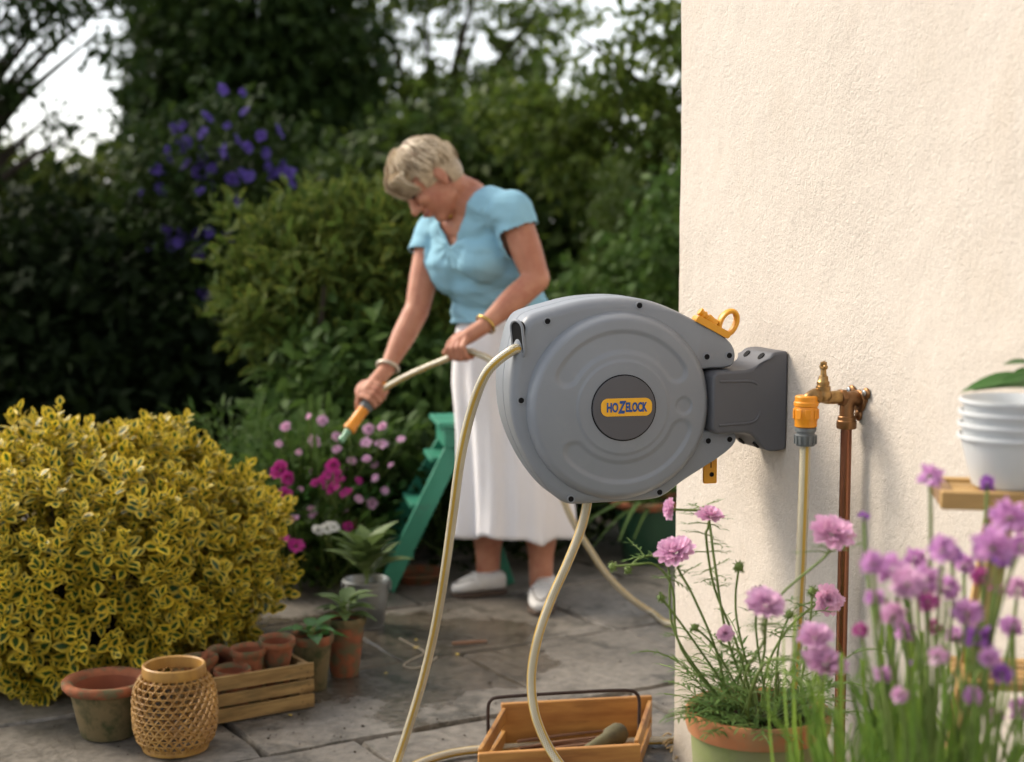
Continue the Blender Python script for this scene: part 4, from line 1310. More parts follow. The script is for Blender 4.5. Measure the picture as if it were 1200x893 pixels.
# legs
kneeR, ankR = P(572, 585, 5.30), P(572, 676, 5.30)
kneeL, ankL = P(634, 585, 5.24), P(634, 682, 5.225)
for hipo, kn, an in ((-.085, kneeR, ankR), (.085, kneeL, ankL)):
    hp_ = pelvis + Vector((hipo, 0, -.02))
    cap_chain(body, [hp_, kn], [.085, .056])
    cap_chain(body, [kn, kn.lerp(an, .38), kn.lerp(an, .75), an], [.056, .056, .042, .040])
cap_chain(body, [ankR, P(572, 694, 5.30), P(548, 699, 5.285)], [.040, .036, .026])
cap_chain(body, [ankL, P(634, 700, 5.225), P(632, 703, 5.15)], [.040, .036, .026])
bme = remeshed(body, .0040, 4, 'body')
bme.materials.clear(); bme.materials.append(m_skin)
bo = link_mesh('body', bme, woman)
# eyelids / lashes, mouth line
for s_ in (1, -1):
    e = MB(); e.tube(smooth_path([hd_(.092, .012, .020 * s_), hd_(.0935, .008, .032 * s_), hd_(.086, .011, .044 * s_)], 4), [.003] * 9, 6); e.build('eyelash', m_dark, bo, 60)
    e = MB(); e.tube(smooth_path([hd_(.098, .040, .014 * s_), hd_(.096, .046, .03 * s_), hd_(.082, .042, .05 * s_)], 4), [.0035] * 9, 6); e.build('eyebrow', m_dark, bo, 60)
e = MB(); e.tube(smooth_path([hd_(.088, -.056, -.026), hd_(.1045, -.058, 0), hd_(.088, -.056, .026)], 5), [.0045] * 11, 6); e.build('mouth', m_lip, bo, 60)

# hair: cap plus layered locks
hcap = MB()
hcap.ell(hd_(-.012, .046, 0), (.086, .104, .090), 22, 16, hm)
hcap.ell(hd_(-.045, .0, 0), (.078, .066, .075), 20, 14, hm)
hcap.ell(hd_(.040, .078, 0), (.072, .060, .058), 18, 12, hm)
hme = remeshed(hcap, .006, 8, 'hair_cap')
rngh = random.Random(4)
hcut = bmesh.new(); hcut.from_mesh(hme)
dele = []
for f in hcut.faces:
    q = f.calc_center_median() - HC; ff, uu, ll_ = q.dot(hF), q.dot(hU), q.dot(hL)
    if ff > .045 and uu < .048: dele.append(f)                # face
    elif ff > -.03 and uu < -.012: dele.append(f)            # ears and jaw
    elif uu < -.065: dele.append(f)
bmesh.ops.delete(hcut, geom=dele, context='FACES'); hcut.to_mesh(hme); hcut.free()
hme.materials.clear(); hme.materials.append(m_hair)
hair = link_mesh('hair', hme, woman)
lk = MB()
m_hair_l = basic('pale_blonde_hair', (.70, .58, .42), (.52, .41, .27), 60, .4, spec=.4)
m_hair_d = basic('dark_blonde_hair', (.30, .20, .11), (.20, .13, .07), 60, .45, spec=.4)
crown = Vector((-.035, .125, 0))
for k in range(1300):
    ang = rngh.uniform(0, 2 * math.pi)
    t0 = rngh.uniform(0, .55 if math.cos(ang) > .35 else .95); ln = rngh.uniform(.35, .7)
    sidew = rngh.uniform(-.25, .25)
    front = math.cos(ang)                                   # 1 towards the forehead
    tmax = 1.0 if front > .35 else (1.3 if front > -.3 else 1.62)
    pts = []
    for i in range(8):
        t = t0 + (min(tmax, t0 + ln) - t0) * i / 7
        th = t * 1.45
        a2 = ang + sidew * i / 7
        lift = (.985 + .10 * (k % 7) / 7 + (.06 if k % 23 == 0 else 0)) + .045 * math.sin(i / 7 * math.pi) + rngh.uniform(-.004, .004)
        f = -.012 + (.108 if front > 0 else .094 + .014 * max(0, 1 + front * 3)) * math.sin(th) * math.cos(a2) * lift + (.012 * max(0, front) - .003) * (1 - t * .4) - (.012 if front < 0 and th > 1.5 else 0)
        l = .089 * math.sin(th) * math.sin(a2) * lift
        u = .040 + .092 * math.cos(th) * lift + .004 + .006 + .006 * front
        pts.append(hd_(f, u, l))
    w = rngh.uniform(.0014, .0042)
    hv = mnoise.noise(Vector((ang * 2.2, (k % 7) * .6, t0 * 3))) + rngh.uniform(-.18, .18); lk.cur = 1 if hv > .12 else (2 if hv < -.22 else 0)
    lk.tube(pts, [w * .5, w, w * 1.1, w * 1.1, w, w * .85, w * .6, w * .15], 5, flat=.6)
# swept fringe
for k in range(420):
    l0 = rngh.uniform(-.07, .075); 
    f0 = rngh.uniform(.02, .06)
    pts = [hd_(f0, .135 - abs(l0) * .5, l0 * .8), hd_(f0 + .045, .118 - abs(l0) * .4, l0 * 1.0), hd_(f0 + .068 - abs(l0) * .3, .085, l0 * 1.12), hd_(.108 - abs(l0) * .35 + rngh.uniform(-.006, .008), .048 + rngh.uniform(-.012, .01), l0 * 1.2), hd_(.100 - abs(l0) * .45, .022 + rngh.uniform(-.012, .012) - abs(l0) * .25, l0 * 1.25)]
    w = rngh.uniform(.0013, .0036)
    hv = mnoise.noise(Vector((l0 * 40, f0 * 30, 2.2))) + rngh.uniform(-.18, .18); lk.cur = 1 if hv > .08 else (2 if hv < -.25 else 0)
    lk.tube(smooth_path(pts, 3), [w * .7 + w * .4 * math.sin(i / 12 * math.pi) - w * .6 * (i / 12) ** 3 for i in range(13)], 5, flat=.6)
lko = lk.build('hair_lock', [m_hair, m_hair_l, m_hair_d], hair, 70)
tag(lko, kind='stuff')

# blue V-neck top
top = MB()
torso(top, .012)
cap_chain(top, [shL, shL.lerp(elL, .42)], [.068, .072])
cap_chain(top, [shR, shR.lerp(elR, .40)], [.065, .068])
# loose hem over the skirt
for c, a_ in ((pelvis.lerp(waist, .55), .176), (waist, .166)):
    top.ell(c, (a_, a_ * .86, .10), 20, 12)
tme = remeshed(top, .0062, 6, 'top')
# cloth wrinkles, V neck, sleeve and hem cuts
bmt = bmesh.new(); bmt.from_mesh(tme)
def proj(p):
    d = p - Vector((0, 0, CAM_H)); z = d.dot(_F); return CX + FPX * d.x / z, CY - FPX * d.dot(_U) / z
side = (shL - shR).normalized()
dele = []
upn = (neckb - chest).normalized()
for f in bmt.faces:
    c = f.calc_center_median()
    x, y = proj(c)
    front = (c - chest).dot(facing) > -.02
    # V: centre line from the neck to the point of the V, on the front of the chest
    vp = chest + facing * .12 + side * .0 + Vector((0, 0, .005))
    h = (c - vp).dot(upn)
    lat = (c - vp).dot(side) - .014
    if h > 0 and abs(lat) < .010 + h * .60 and front: dele.append(f)
    elif (c - neckb).dot(upn) > -.02 and (c - neckb).length < .104: dele.append(f)
    dl = (c - shL).dot((elL - shL).normalized()); 
    nearL = ((c - shL) - (elL - shL).normalized() * dl).length < .085
    if dl > .062 and nearL and (c - shL).dot(side) > -.01: dele.append(f)
    dr = (c - shR).dot((elR - shR).normalized())
    nearR = ((c - shR) - (elR - shR).normalized() * dr).length < .082
    if dr > .075 and nearR and (c - shR).dot(side) < .03: dele.append(f)
    if c.z < P(590, 376, 5.27).z + .03 * (c.x - pelvis.x): dele.append(f)
bmesh.ops.delete(bmt, geom=list(set(dele)), context='FACES')
vp = chest + facing * .12 + Vector((0, 0, .0))
for v in bmt.verts:
    c = v.co
    q = c * 9
    w = mnoise.noise(Vector((q.x * .8, q.y * .8, q.z * 2.6))) * .008 + mnoise.noise(Vector((q.x * 2.2 + q.z * 1.5, q.y * 2.2, q.z * 3.6))) * .005
    # gathers fanning out under the V
    d = (c - vp)
    if d.length < .16 and d.dot(facing) > -.06:
        an = math.atan2(d.dot(side), -d.z); w += .0045 * math.sin(an * 12) * math.exp(-(d.length / .07) ** 2)
    # pulls at the armhole
    d2 = (c - shL.lerp(chest, .25)); w += .004 * math.sin(math.atan2(d2.z, d2.dot(side)) * 9) * math.exp(-(d2.length / .10) ** 2)
    zz_ = (c.z - waist.z); w += .006 * math.sin(zz_ * 70 + c.x * 10) * math.exp(-(zz_ / .09) ** 2)
    v.co = c + v.normal * w
bmt.to_mesh(tme); bmt.free()
tme.materials.clear(); tme.materials.append(m_top)
to_ = link_mesh('top', tme, woman)
sdm = to_.modifiers.new('thick', 'SOLIDIFY'); sdm.thickness = .004; sdm.offset = 0
sm_ = to_.modifiers.new('soft', 'SMOOTH'); sm_.iterations = 2

# white skirt, flared with soft folds
skz = [(372, 592, .150, .150), (385, 591, .160, .148), (410, 590, .172, .155), (450, 592, .178, .162), (500, 597, .180, .17), (550, 601, .186, .18), (590, 603, .192, .188), (622, 604, .197, .194)]
vs = []; fs = []; na = 120; rowsn = 40
def skl(t):
    x = t * (len(skz) - 1); i = min(int(x), len(skz) - 2); k = x - i
    return [skz[i][j] * (1 - k) + skz[i + 1][j] * k for j in range(4)]
for j in range(rowsn + 1):
    t = j / rowsn
    py, px, rx, ry = skl(t)
    c = P(px, py, 5.265)
    for k in range(na):
        a = 2 * math.pi * k / na
        fold = t ** 1.3 * (.019 * math.sin(a * 9 + 1.2 * math.sin(a * 2) + .5) + .012 * math.sin(a * 5 + 2 + t) + .006 * math.sin(a * 17 + 1 + 2 * t))
        fold += .003 * mnoise.noise(Vector((math.cos(a) * 3, math.sin(a) * 3, t * 6)))
        zz_ = c.z + (.012 * math.sin(a * 3 + 1.0) + .006 * math.sin(a * 9 + 1.7)) * t ** 4
        vs.append((c.x + (rx + fold) * math.cos(a), c.y + (ry + fold) * math.sin(a), zz_))
for j in range(rowsn):
    for k in range(na):
        k2 = (k + 1) % na
        fs.append((j * na + k, (j + 1) * na + k, (j + 1) * na + k2, j * na + k2))
sk_ = MB(); sk_.add(vs, fs)
sko = sk_.build('skirt', m_skirt, woman, None)
sdm = sko.modifiers.new('thick', 'SOLIDIFY'); sdm.thickness = .004

# loafers
def shoe(heel, toe, name='shoe'):
    d = (toe - heel); d.z = 0; L_ = d.length; d.normalize(); s_ = Vector((-d.y, d.x, 0))
    prof = [(0, .026, .058), (.06, .033, .066), (.2, .036, .066), (.36, .036, .060), (.5, .040, .062), (.62, .0455, .058), (.75, .046, .048), (.87, .040, .038), (.95, .028, .030), (1.0, .012, .022)]
    vs = []; fs = []; n_ = 20
    for t, w, h in prof:
        for k in range(n_):
            a = 2 * math.pi * k / n_
            x = math.cos(a); z = math.sin(a)
            zz_ = (h * .5 + .012) + h * .5 * (abs(z) ** .8) * (1 if z > 0 else -1)
            vs.append(heel + d * (t * L_) + s_ * (w * (abs(x) ** .8) * (1 if x > 0 else -1)) + Vector((0, 0, max(.0125, zz_))))
    for i in range(len(prof) - 1):
        for k in range(n_):
            k2 = (k + 1) % n_
            fs.append((i * n_ + k, i * n_ + k2, (i + 1) * n_ + k2, (i + 1) * n_ + k))
    fs.append(tuple(range(n_))); fs.append(tuple((len(prof) - 1) * n_ + k for k in range(n_)))
    m_ = MB(); m_.add(vs, fs); o = m_.build(name, m_shoe, woman, 60)
    sb = o.modifiers.new('sub', 'SUBSURF'); sb.levels = 1; sb.render_levels = 2
    sl_ = MB(); pl = [(t, w) for t, w, h in prof]
    poly_ = [(t * L_, w * 1.03) for t, w in pl] + [(t * L_, -w * 1.03) for t, w in reversed(pl)]
    sl_.extrude(poly_, lambda x, y: heel + d * x + s_ * y + Vector((0, 0, .001)), lambda x, y: heel + d * x + s_ * y + Vector((0, 0, .0145)))
    sl_.build('sole', m_sole, o, 40, .002)
    # moccasin seam and strap
    sm2 = MB()
    pts = []
    for k in range(15):
        q = (k / 14 - .5) * 2
        t = .93 - .30 * q * q; w = .034 * q * (1.0)
        pts.append(heel + d * (t * L_) + s_ * w + Vector((0, 0, .058 - .016 * max(0, (t - .62) / .3) + .004)))
    sm2.tube(smooth_path(pts, 2), .0028, 6); sm2.build('seam', m_seam, o, 60)
    st_ = MB()
    st_.tube([heel + d * (.56 * L_) + s_ * (.044 * math.cos(a)) + Vector((0, 0, .034 + .040 * math.sin(a))) for a in np.linspace(.1, math.pi - .1, 11)], .006, 6, flat=1.8, upv=(0, 0, 1)); st_.build('strap', m_shoe, o, 60)
shoe(G(592, 694), G(529, 699))
shoe(G(641, 694), G(636, 711) + Vector((-.012, -.12, 0)))

# jewellery
nk = MB()
npts = []
for a in np.linspace(-2.6, 2.6, 40):
    q = neckb + side * (.070 * math.sin(a)) + facing * (.055 * math.cos(a) + .035) + upn * (-.012 - .045 * (1 + math.cos(a)) * .5 * 1.2)
    npts.append(q)
nk.tube(npts, .0028, 6); nko = nk.build('necklace', m_gold, woman, 60)
pd = MB(); pd.ell(neckb + facing * .098 + upn * -.072, (.008, .006, .014), 12, 8); pd.build('pendant', m_gold, nko, 60)
def bangle(w0, w1, t, r, m, thick=.0045):
    c = w0.lerp(w1, t); d = (w1 - w0).normalized(); u_ = d.cross(Vector((0, 0, 1))).normalized(); v_ = d.cross(u_)
    b = MB(); pts = [c + u_ * r * math.cos(a) + v_ * r * math.sin(a) + d * .006 * math.cos(a) for a in np.linspace(0, 2 * math.pi, 33)]
    b.tube(pts, thick, 8, cap=False); b.build('bracelet', m, woman, 60)
bangle(elL, wrL, .95, .033, m_gold); bangle(elR, wrR, .96, .034, m_pearl, .006)
# ================================================================== PLANTS
m_stem = basic('green_stem', (.16, .22, .055), (.11, .165, .04), 20, .6, spec=.3)
m_bark = basic('bark', (.055, .042, .03), (.03, .023, .017), 12, .9, stretch=(1, 1, .25), bstr=.6, bscale=30, bdist=.01, spec=.2)
m_yvar = leaf_mat('variegated_leaf', (.045, .10, .018), (.03, .075, .016), margin=((.80, .58, .045), (.66, .50, .06)), trans=.3, rough=.42, m0=.19, m1=.30, spec=.3)
m_mid = leaf_mat('mid_green_leaf', (.05, .10, .022), (.085, .14, .028), trans=.35, rough=.6, spec=.18)
m_fresh = leaf_mat('fresh_green_leaf', (.055, .155, .04), (.09, .20, .045), trans=.3, rough=.4)
m_garden = leaf_mat('garden_green_leaf', (.028, .056, .011), (.075, .11, .018), trans=.35, rough=.55, spec=.2)
m_lime = leaf_mat('lime_leaf', (.055, .095, .015), (.13, .17, .028), trans=.45, rough=.55, spec=.2)
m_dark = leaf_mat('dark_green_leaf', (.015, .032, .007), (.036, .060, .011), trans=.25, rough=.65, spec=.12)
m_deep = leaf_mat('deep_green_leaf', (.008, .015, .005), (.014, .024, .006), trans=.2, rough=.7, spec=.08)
m_olive = leaf_mat('olive_leaf', (.035, .060, .010), (.10, .125, .02), trans=.4, rough=.55, spec=.2)
m_priv = leaf_mat('golden_shrub_leaf', (.038, .075, .016), (.06, .10, .02), margin=((.22, .23, .04), (.08, .12, .025)), trans=.35, rough=.65, m0=.26, m1=.40, spec=.1)
m_chive = leaf_mat('chive_blade', (.17, .30, .05), (.31, .42, .07), trans=.35, rough=.45)
def petal_mat(name, a, b, trans=.35):
    m = leaf_mat(name, a, b, trans=trans, rough=.6, spec=.2); return m
m_pink = petal_mat('pink_petal', (.90, .56, .74), (.85, .48, .69))
m_pale = petal_mat('pale_pink_petal', (.84, .54, .72), (.76, .44, .66))
m_mag = petal_mat('magenta_petal', (.52, .05, .30), (.42, .035, .22))
m_chf = petal_mat('chive_petal', (.78, .43, .71), (.66, .34, .64))
m_chd = petal_mat('deep_purple_petal', (.44, .18, .54), (.34, .12, .48))
m_bud = petal_mat('pink_bud', (.58, .16, .40), (.50, .10, .34))
m_vio = petal_mat('violet_petal', (.17, .11, .44), (.08, .048, .26))
m_white_p = petal_mat('white_petal', (.72, .72, .68), (.62, .62, .58))

T_eu = leaf_template(4, .68, .10, .10)
T_leaf = leaf_template(3, .5, .12, .15)
T_card = leaf_template(2, .55, .1, .12)
T_narrow = leaf_template(3, .20, .1, .25)
T_broad = leaf_template(5, .55, .18, .35)
T_blade = leaf_template(6, .03, .1, .25, peak=.35)
T_petal = leaf_template(2, .7, .1, -.1)

def leaf_obj_mesh(name, tmpl, mat):
    me = scatter_mesh(name, tmpl, np.zeros((1, 3)), np.array([[0., 1, 0]]), np.array([[0., 0, 1]]), [1.0], np.array([0.3]))
    me.materials.append(mat); return me
def orient(d, up):
    d = Vector(d).normalized(); s_ = d.cross(Vector(up))
    if s_.length < 1e-4: s_ = d.cross(Vector((1, 0, 0)))
    s_.normalize(); u = s_.cross(d)
    return Matrix((s_, d, u)).transposed()
def place(name, me, parent, loc, d, up, size):
    o = bpy.data.objects.new(name, me); col.objects.link(o); o.parent = parent
    o.rotation_euler = orient(d, up).to_euler(); o.location = loc; o.scale = (size, size, size)
    return o
def foliage(name, parent, mat, tmpl, pos, dirs, ups, size, kind='stuff'):
    me = scatter_mesh(name, tmpl, pos, dirs, ups, size)
    me.materials.append(mat)
    o = link_mesh(name, me, parent)
    if kind: tag(o, kind=kind)
    return o

# ------------------------------------------------------------------ yellow variegated bush
BC = np.array([-1.245, 4.47, .27]); BR = np.array([.535, .50, .375])
bush = thing('yellow_bush', 'rounded yellow and green variegated shrub beside the pots', 'shrub', (BC[0], BC[1], 0))
def bush_r(u):
    """lumpy outline: radius factor for unit directions"""
    out = np.empty(len(u))
    for i, q in enumerate(u):
        v = Vector(q); out[i] = 1 + .16 * mnoise.noise(v * 2.2) + .08 * mnoise.noise(v * 5.5 + Vector((3, 1, 2)))
    return out
nsp = 2300
u = rand_unit(nsp * 2); u = u[(u[:, 2] > -.75)][:nsp]
f = bush_r(u)
q = rng.random(len(u)) ** .4
q = .50 + .52 * q
root = u * (f * q)[:, None] * BR
allp, alld, allu, alls, front = [], [], [], [], []
for i in range(len(u)):
    ax_ = u[i] / BR * BR.mean() + np.array([0, 0, .55]) + rng.normal(size=3) * .28
    ax_ /= np.linalg.norm(ax_)
    t1 = np.cross(ax_, [0.3, .1, 1.0]); t1 /= np.linalg.norm(t1); t2 = np.cross(ax_, t1)
    nl = rng.integers(9, 14); ln = rng.uniform(.035, .07) * (1.8 if rng.random() < .03 else 1); a0 = rng.random() * 6
    for k in range(nl):
        t = k / (nl - 1)
        a = a0 + k * 1.57 + (k // 2) * .6
        out = t1 * math.cos(a) + t2 * math.sin(a)
        d = out * (1.0 - .55 * t) + ax_ * (.15 + .9 * t) + rng.normal(size=3) * .12
        allp.append(BC + root[i] + ax_ * ln * t); alld.append(d); allu.append(ax_ + out * .2)
        alls.append((.045 if q[i] > .86 else .038) * rng.uniform(.6, 1.35) * (1.0 - .35 * t)); front.append(-u[i][1] * q[i] + .45 * q[i] + (.3 if u[i][0] > -.4 else 0))
allp = np.array(allp); alld = np.array(alld); allu = np.array(allu); alls = np.array(alls); front = np.array(front)
keep = allp[:, 2] > .012
allp, alld, allu, alls, front = [x[keep] for x in (allp, alld, allu, alls, front)]
score = front + alls * 10 + rng.random(len(front)) * .25
idx = np.argsort(-score)[:300]
mask = np.ones(len(front), bool); mask[idx] = False
loc0 = np.array([BC[0], BC[1], 0])
foliage('foliage', bush, m_yvar, T_eu, (allp - loc0)[mask], alld[mask], allu[mask], alls[mask])
me_eu = leaf_obj_mesh('leaf', T_eu, m_yvar)
for i in idx:
    place('leaf', me_eu, bush, Vector(allp[i] - loc0), alld[i], allu[i], float(alls[i]))
tw = MB()
for i in range(0, len(u), 12):
    e = Vector(root[i]) * .97 + Vector((0, 0, BC[2])); s0_ = Vector((rng.normal() * .05, rng.normal() * .05, -.06))
    mdl = e * .5 + Vector((0, 0, .02))
    tw.tube([s0_, mdl, e], [.008, .005, .002], 5)
tag(tw.build('twigs', m_bark, bush, 60), kind='stuff')

# ------------------------------------------------------------------ seedlings and bucket plant
me_br = leaf_obj_mesh('leaf', T_broad, m_fresh)
m_sage = leaf_mat('sage_leaf', (.10, .155, .05), (.15, .21, .065), trans=.3, rough=.55)
me_br2 = leaf_obj_mesh('leaf', leaf_template(5, .62, .2, .5), m_sage)
def rosette(name, label, loc, nl, size, rise, spread, me, cat='plant', group=None, seed=1, stem_h=.05):
    r_ = random.Random(seed)
    t = thing(name, label, cat, loc, 0, group)
    s = MB(); s.tube([(0, 0, 0), (.003, 0, stem_h * .5), (0, .002, stem_h)], [.005, .004, .003], 6); s.build('stem', m_stem, t, 60)
    for k in range(nl):
        a = k * 2.4 + r_.uniform(-.3, .3); tt = k / nl
        d = Vector((math.cos(a) * spread, math.sin(a) * spread, rise * (.35 + tt)))
        z = stem_h * (.3 + .7 * tt)
        # petiole
        e = Vector((0, 0, z)) + d.normalized() * size * .22
        pt = MB(); pt.tube([(0, 0, z), e], [.0025, .002], 5)
        pt.build('leaf_stalk', m_stem, t, 60)
        place('leaf', me, t, e, d, Vector((0, 0, 1)), size * r_.uniform(.75, 1.15))
    return t
rosette('seedling', 'young broad-leaved seedling in the tall pot by the crate', POT1 + Vector((0, 0, .131)), 9, .075, .55, 1.0, me_br, seed=2, stem_h=.03)
rosette('seedling', 'bushy green seedling in the reddish pot before the bucket', POT2 + Vector((0, 0, .148)), 14, .075, .8, .9, me_br2, seed=3, stem_h=.05)
rosette('leafy_plant', 'tall broad-leaved grey green plant in the metal bucket', BK + Vector((0, 0, .128)), 22, .115, 1.9, .7, me_br2, seed=6, stem_h=.07)

# strappy plant in the dark green pot
me_bl = leaf_obj_mesh('leaf', leaf_template(6, .055, .2, .55, peak=.3), m_mid)
st = thing('strappy_plant', 'strappy green plant arching from the dark green pot', 'plant', GP + Vector((0, 0, .21)))
r_ = random.Random(12)
for k in range(34):
    a = r_.uniform(0, 6.28); d = Vector((math.cos(a), math.sin(a), r_.uniform(.15, 1.5)))
    place('leaf', me_bl, st, Vector((r_.uniform(-.04, .04), r_.uniform(-.04, .04), .0)), d, Vector((0, 0, 1)), r_.uniform(.25, .48))

# leafy plant on the shelf (its leaves reach into the picture)
lp = thing('shelf_plant', 'green plant with pointed leaves above the white pots', 'plant', PLP + Vector((0, 0, .0735)))
me_pt = leaf_obj_mesh('leaf', leaf_template(6, .32, .15, .30, peak=.4), m_fresh)
def rel(p, o): return p - o.location
stemtop = P(1222, 436, PLP.y - .02)
s = MB(); base0 = lp.location
s.tube(smooth_path([(0, 0, 0), (stemtop - base0) * .5 + Vector((.02, 0, 0)), stemtop - base0], 5), .003, 6); s.build('stem', m_stem, lp, 60)
for (a_, b_) in (((1214, 446), (1136, 435)), ((1216, 456), (1150, 437)), ((1215, 430), (1184, 414)), ((1214, 440), (1172, 440)), ((1216, 436), (1190, 428)), ((1222, 440), (1260, 420)), ((1222, 430), (1240, 400))):
    A, B = P(a_[0], a_[1], PLP.y - .02), P(b_[0], b_[1], PLP.y - .05)
    place('leaf', me_pt, lp, A - base0, B - A, Vector((0.1, -.35, 1)), (B - A).length)

# ------------------------------------------------------------------ scabious in the patio pot
def pom(mb_list, c, nrm, r, seedv, rows_=4, flat=.45):
    """flower head: petals in rings; returns arrays"""
    nrm = Vector(nrm).normalized(); m = nrm.to_track_quat('Z', 'Y').to_matrix()
    pos, dr, up, sz = [], [], [], []
    rr = random.Random(seedv)
    for j in range(rows_):
        t = j / max(1, rows_ - 1)
        k = int(15 - 6 * t)
        for i in range(k):
            a = 2 * math.pi * (i + .5 * (j % 2)) / k + rr.uniform(-.12, .12)
            el = .05 + t * 1.25 + rr.uniform(-.12, .12)
            d = Vector((math.cos(a) * math.cos(el), math.sin(a) * math.cos(el), math.sin(el) * flat * 1.6))
            b = Vector((math.cos(a) * r * .25 * (1 - t), math.sin(a) * r * .25 * (1 - t), r * .10 * t))
            pos.append(m @ b + c); dr.append(m @ d); up.append(m @ Vector((0, 0, 1))); sz.append(r * (1.0 - .38 * t) * rr.uniform(.85, 1.15))
    return pos, dr, up, sz
T_frill = (lambda t: t)(leaf_template(3, .62, .3, -.12, tipw=.42, peak=.62))
def flower_head(name, parent, mat, c, nrm, r, seedv, rows_=4, flat=.45, tmpl=None):
    p_, d_, u_, s_ = pom(None, Vector(c), nrm, r, seedv, rows_, flat)
    me = scatter_mesh(name, tmpl or T_frill, np.array(p_), np.array(d_), np.array(u_), np.array(s_))
    me.materials.append(mat)
    return link_mesh(name, me, parent)

sc = thing('scabious_plant', 'pink scabious with wiry stems growing in the patio pot', 'plant', (SPB.x, SPB.y, SPH * .96))
so0 = sc.location.copy()
heads = [((786, 597), 2.66, 11.5, (-1, -.35, .1), m_pink), ((832, 605), 2.62, 14.5, (.1, -.35, 1), m_pink), ((791, 648), 2.60, 21, (-.25, -.5, .85), m_pink), ((975, 626), 2.30, 23, (.1, -.5, .8), m_pink), ((970, 703), 2.66, 15.5, (.1, -1, .35), m_pink), ((897, 709), 2.12, 22, (0, -.5, .9), m_pale), ((955, 747), 2.05, 19, (-.1, -.4, .9), m_pale), ((966, 778), 2.03, 23, (.1, -.4, .9), m_pale), ((850, 743), 2.58, 9, (0, -.8, .5), m_pink)]
r_ = random.Random(9); stalk_paths = []
for k, ((px, py), Y, rpx, nv, mt) in enumerate(heads):
    c = P(px, py, Y); nv = Vector(nv).normalized()
    b0 = Vector((so0.x + r_.uniform(-.05, .05), so0.y + r_.uniform(-.05, .05), so0.z))
    under = c - nv * (.022 + .03 * (1 - abs(nv.z)))
    mid = b0.lerp(under, .55) + Vector((r_.uniform(-.03, .03), r_.uniform(-.02, .02), .04))
    if px < 800: mid = b0.lerp(under, .6) + Vector((-.01, 0, .05))
    pts = [b0, b0.lerp(mid, .5) + Vector((r_.uniform(-.015, .015), 0, .01)), mid, under - nv * .02, under, c - nv * .004]
    stalk_paths.append([p - so0 for p in smooth_path(pts, 6)])
    s = MB(); s.tube(stalk_paths[-1], .0022, 6); so_ = s.build('stalk', m_stem, sc, 60)
    flower_head('flower_head', so_, mt, c - so0, nv, rpx * Y / FPX * .98, 40 + k, 4)
# curved bud stems and seed heads
for k, (pth, rb) in enumerate(([[(800, 815), (798, 760), (788, 690), (768, 662), (742, 662), (718, 664)], 6], [[(800, 815), (792, 745), (784, 668), (768, 652), (748, 655), (736, 668)], 6], [[(868, 800), (866, 740), (862, 700), (866, 664)], 7.5], [[(905, 800), (912, 760), (925, 720)], 6.5], [[(830, 800), (812, 750), (775, 700)], 6], [[(850, 800), (838, 760), (814, 735)], 6], [[(890, 800), (886, 740), (890, 692)], 6.5], [[(960, 800), (948, 740), (952, 693)], 7])):
    Y = 2.61
    pts = [Vector((so0.x + (pth[0][0] - 860) / FPX * 1.2, so0.y, so0.z))] + [P(x, y, Y + .01 * math.sin(k)) for x, y in pth[1:]]
    stalk_paths.append([p - so0 for p in smooth_path(pts, 5)])
    s = MB(); s.tube(stalk_paths[-1], .0020, 6); so_ = s.build('stalk', m_stem, sc, 60)
    e = pts[-1]; dd = (pts[-1] - pts[-2]).normalized()
    mb = MB(); mb.ell(e - so0, (rb * Y / FPX * .75,) * 3, 12, 8); 
    h_ = mb.build('seed_head', m_stem, so_, 60)
    sp_ = MB(); 
    for j in range(26):
        v = Vector(rand_unit(1)[0]); sp_.tube([e - so0 + v * rb * .6 * Y / FPX, e - so0 + v * rb * 1.25 * Y / FPX], [.0012, .0004], 4)
    for f_ in (sp_,): tag(f_.build('bristles', m_stem, so_, 60), kind='stuff')
# ferny basal leaves: many small leaflets on arching stalks
pos, dr, up, sz = [], [], [], []
rb_ = MB()
for k in range(150):
    a = r_.uniform(0, 6.28); R0 = r_.uniform(0, .085)
    b0 = Vector((math.cos(a) * R0, math.sin(a) * R0, 0)); out = Vector((math.cos(a + r_.uniform(-.6, .6)), math.sin(a + r_.uniform(-.6, .6)), 0))
    ln = r_.uniform(.05, .13); ris = r_.uniform(.25, 1.3)
    tall = r_.random() < .15
    if tall: ln *= 1.6; ris *= 1.8
    prev = b0; pts = [b0]
    for j in range(1, 9):
        t = j / 8
        p_ = b0 + out * ln * t * .8 + Vector((0, 0, ris * ln * (t - .55 * t * t)))
        pts.append(p_)
        dd = (p_ - prev).normalized(); sd = dd.cross(Vector((0, 0, 1)))
        if j > 2:
            for s_ in (1, -1):
                pos.append(p_); dr.append(dd * .7 + sd * s_ + Vector((0, 0, r_.uniform(-.2, .4)))); up.append((0, 0, 1)); sz.append(.022 * math.sin(math.pi * min(1, .15 + t * .75)) * r_.uniform(.7, 1.4))
        prev = p_
    pos.append(prev); dr.append(dd); up.append((0, 0, 1)); sz.append(.02)
    rb_.tube(pts, .0011, 4)
tag(rb_.build('leaf_stalks', m_stem, sc, 60), kind='stuff')
m_fern = leaf_mat('ferny_leaf', (.075, .15, .035), (.12, .20, .05), trans=.3)
foliage('leaves', sc, m_fern, T_narrow, np.array([list(x) for x in pos]), np.array([list(x) for x in dr]), np.array(up, float), np.array(sz))
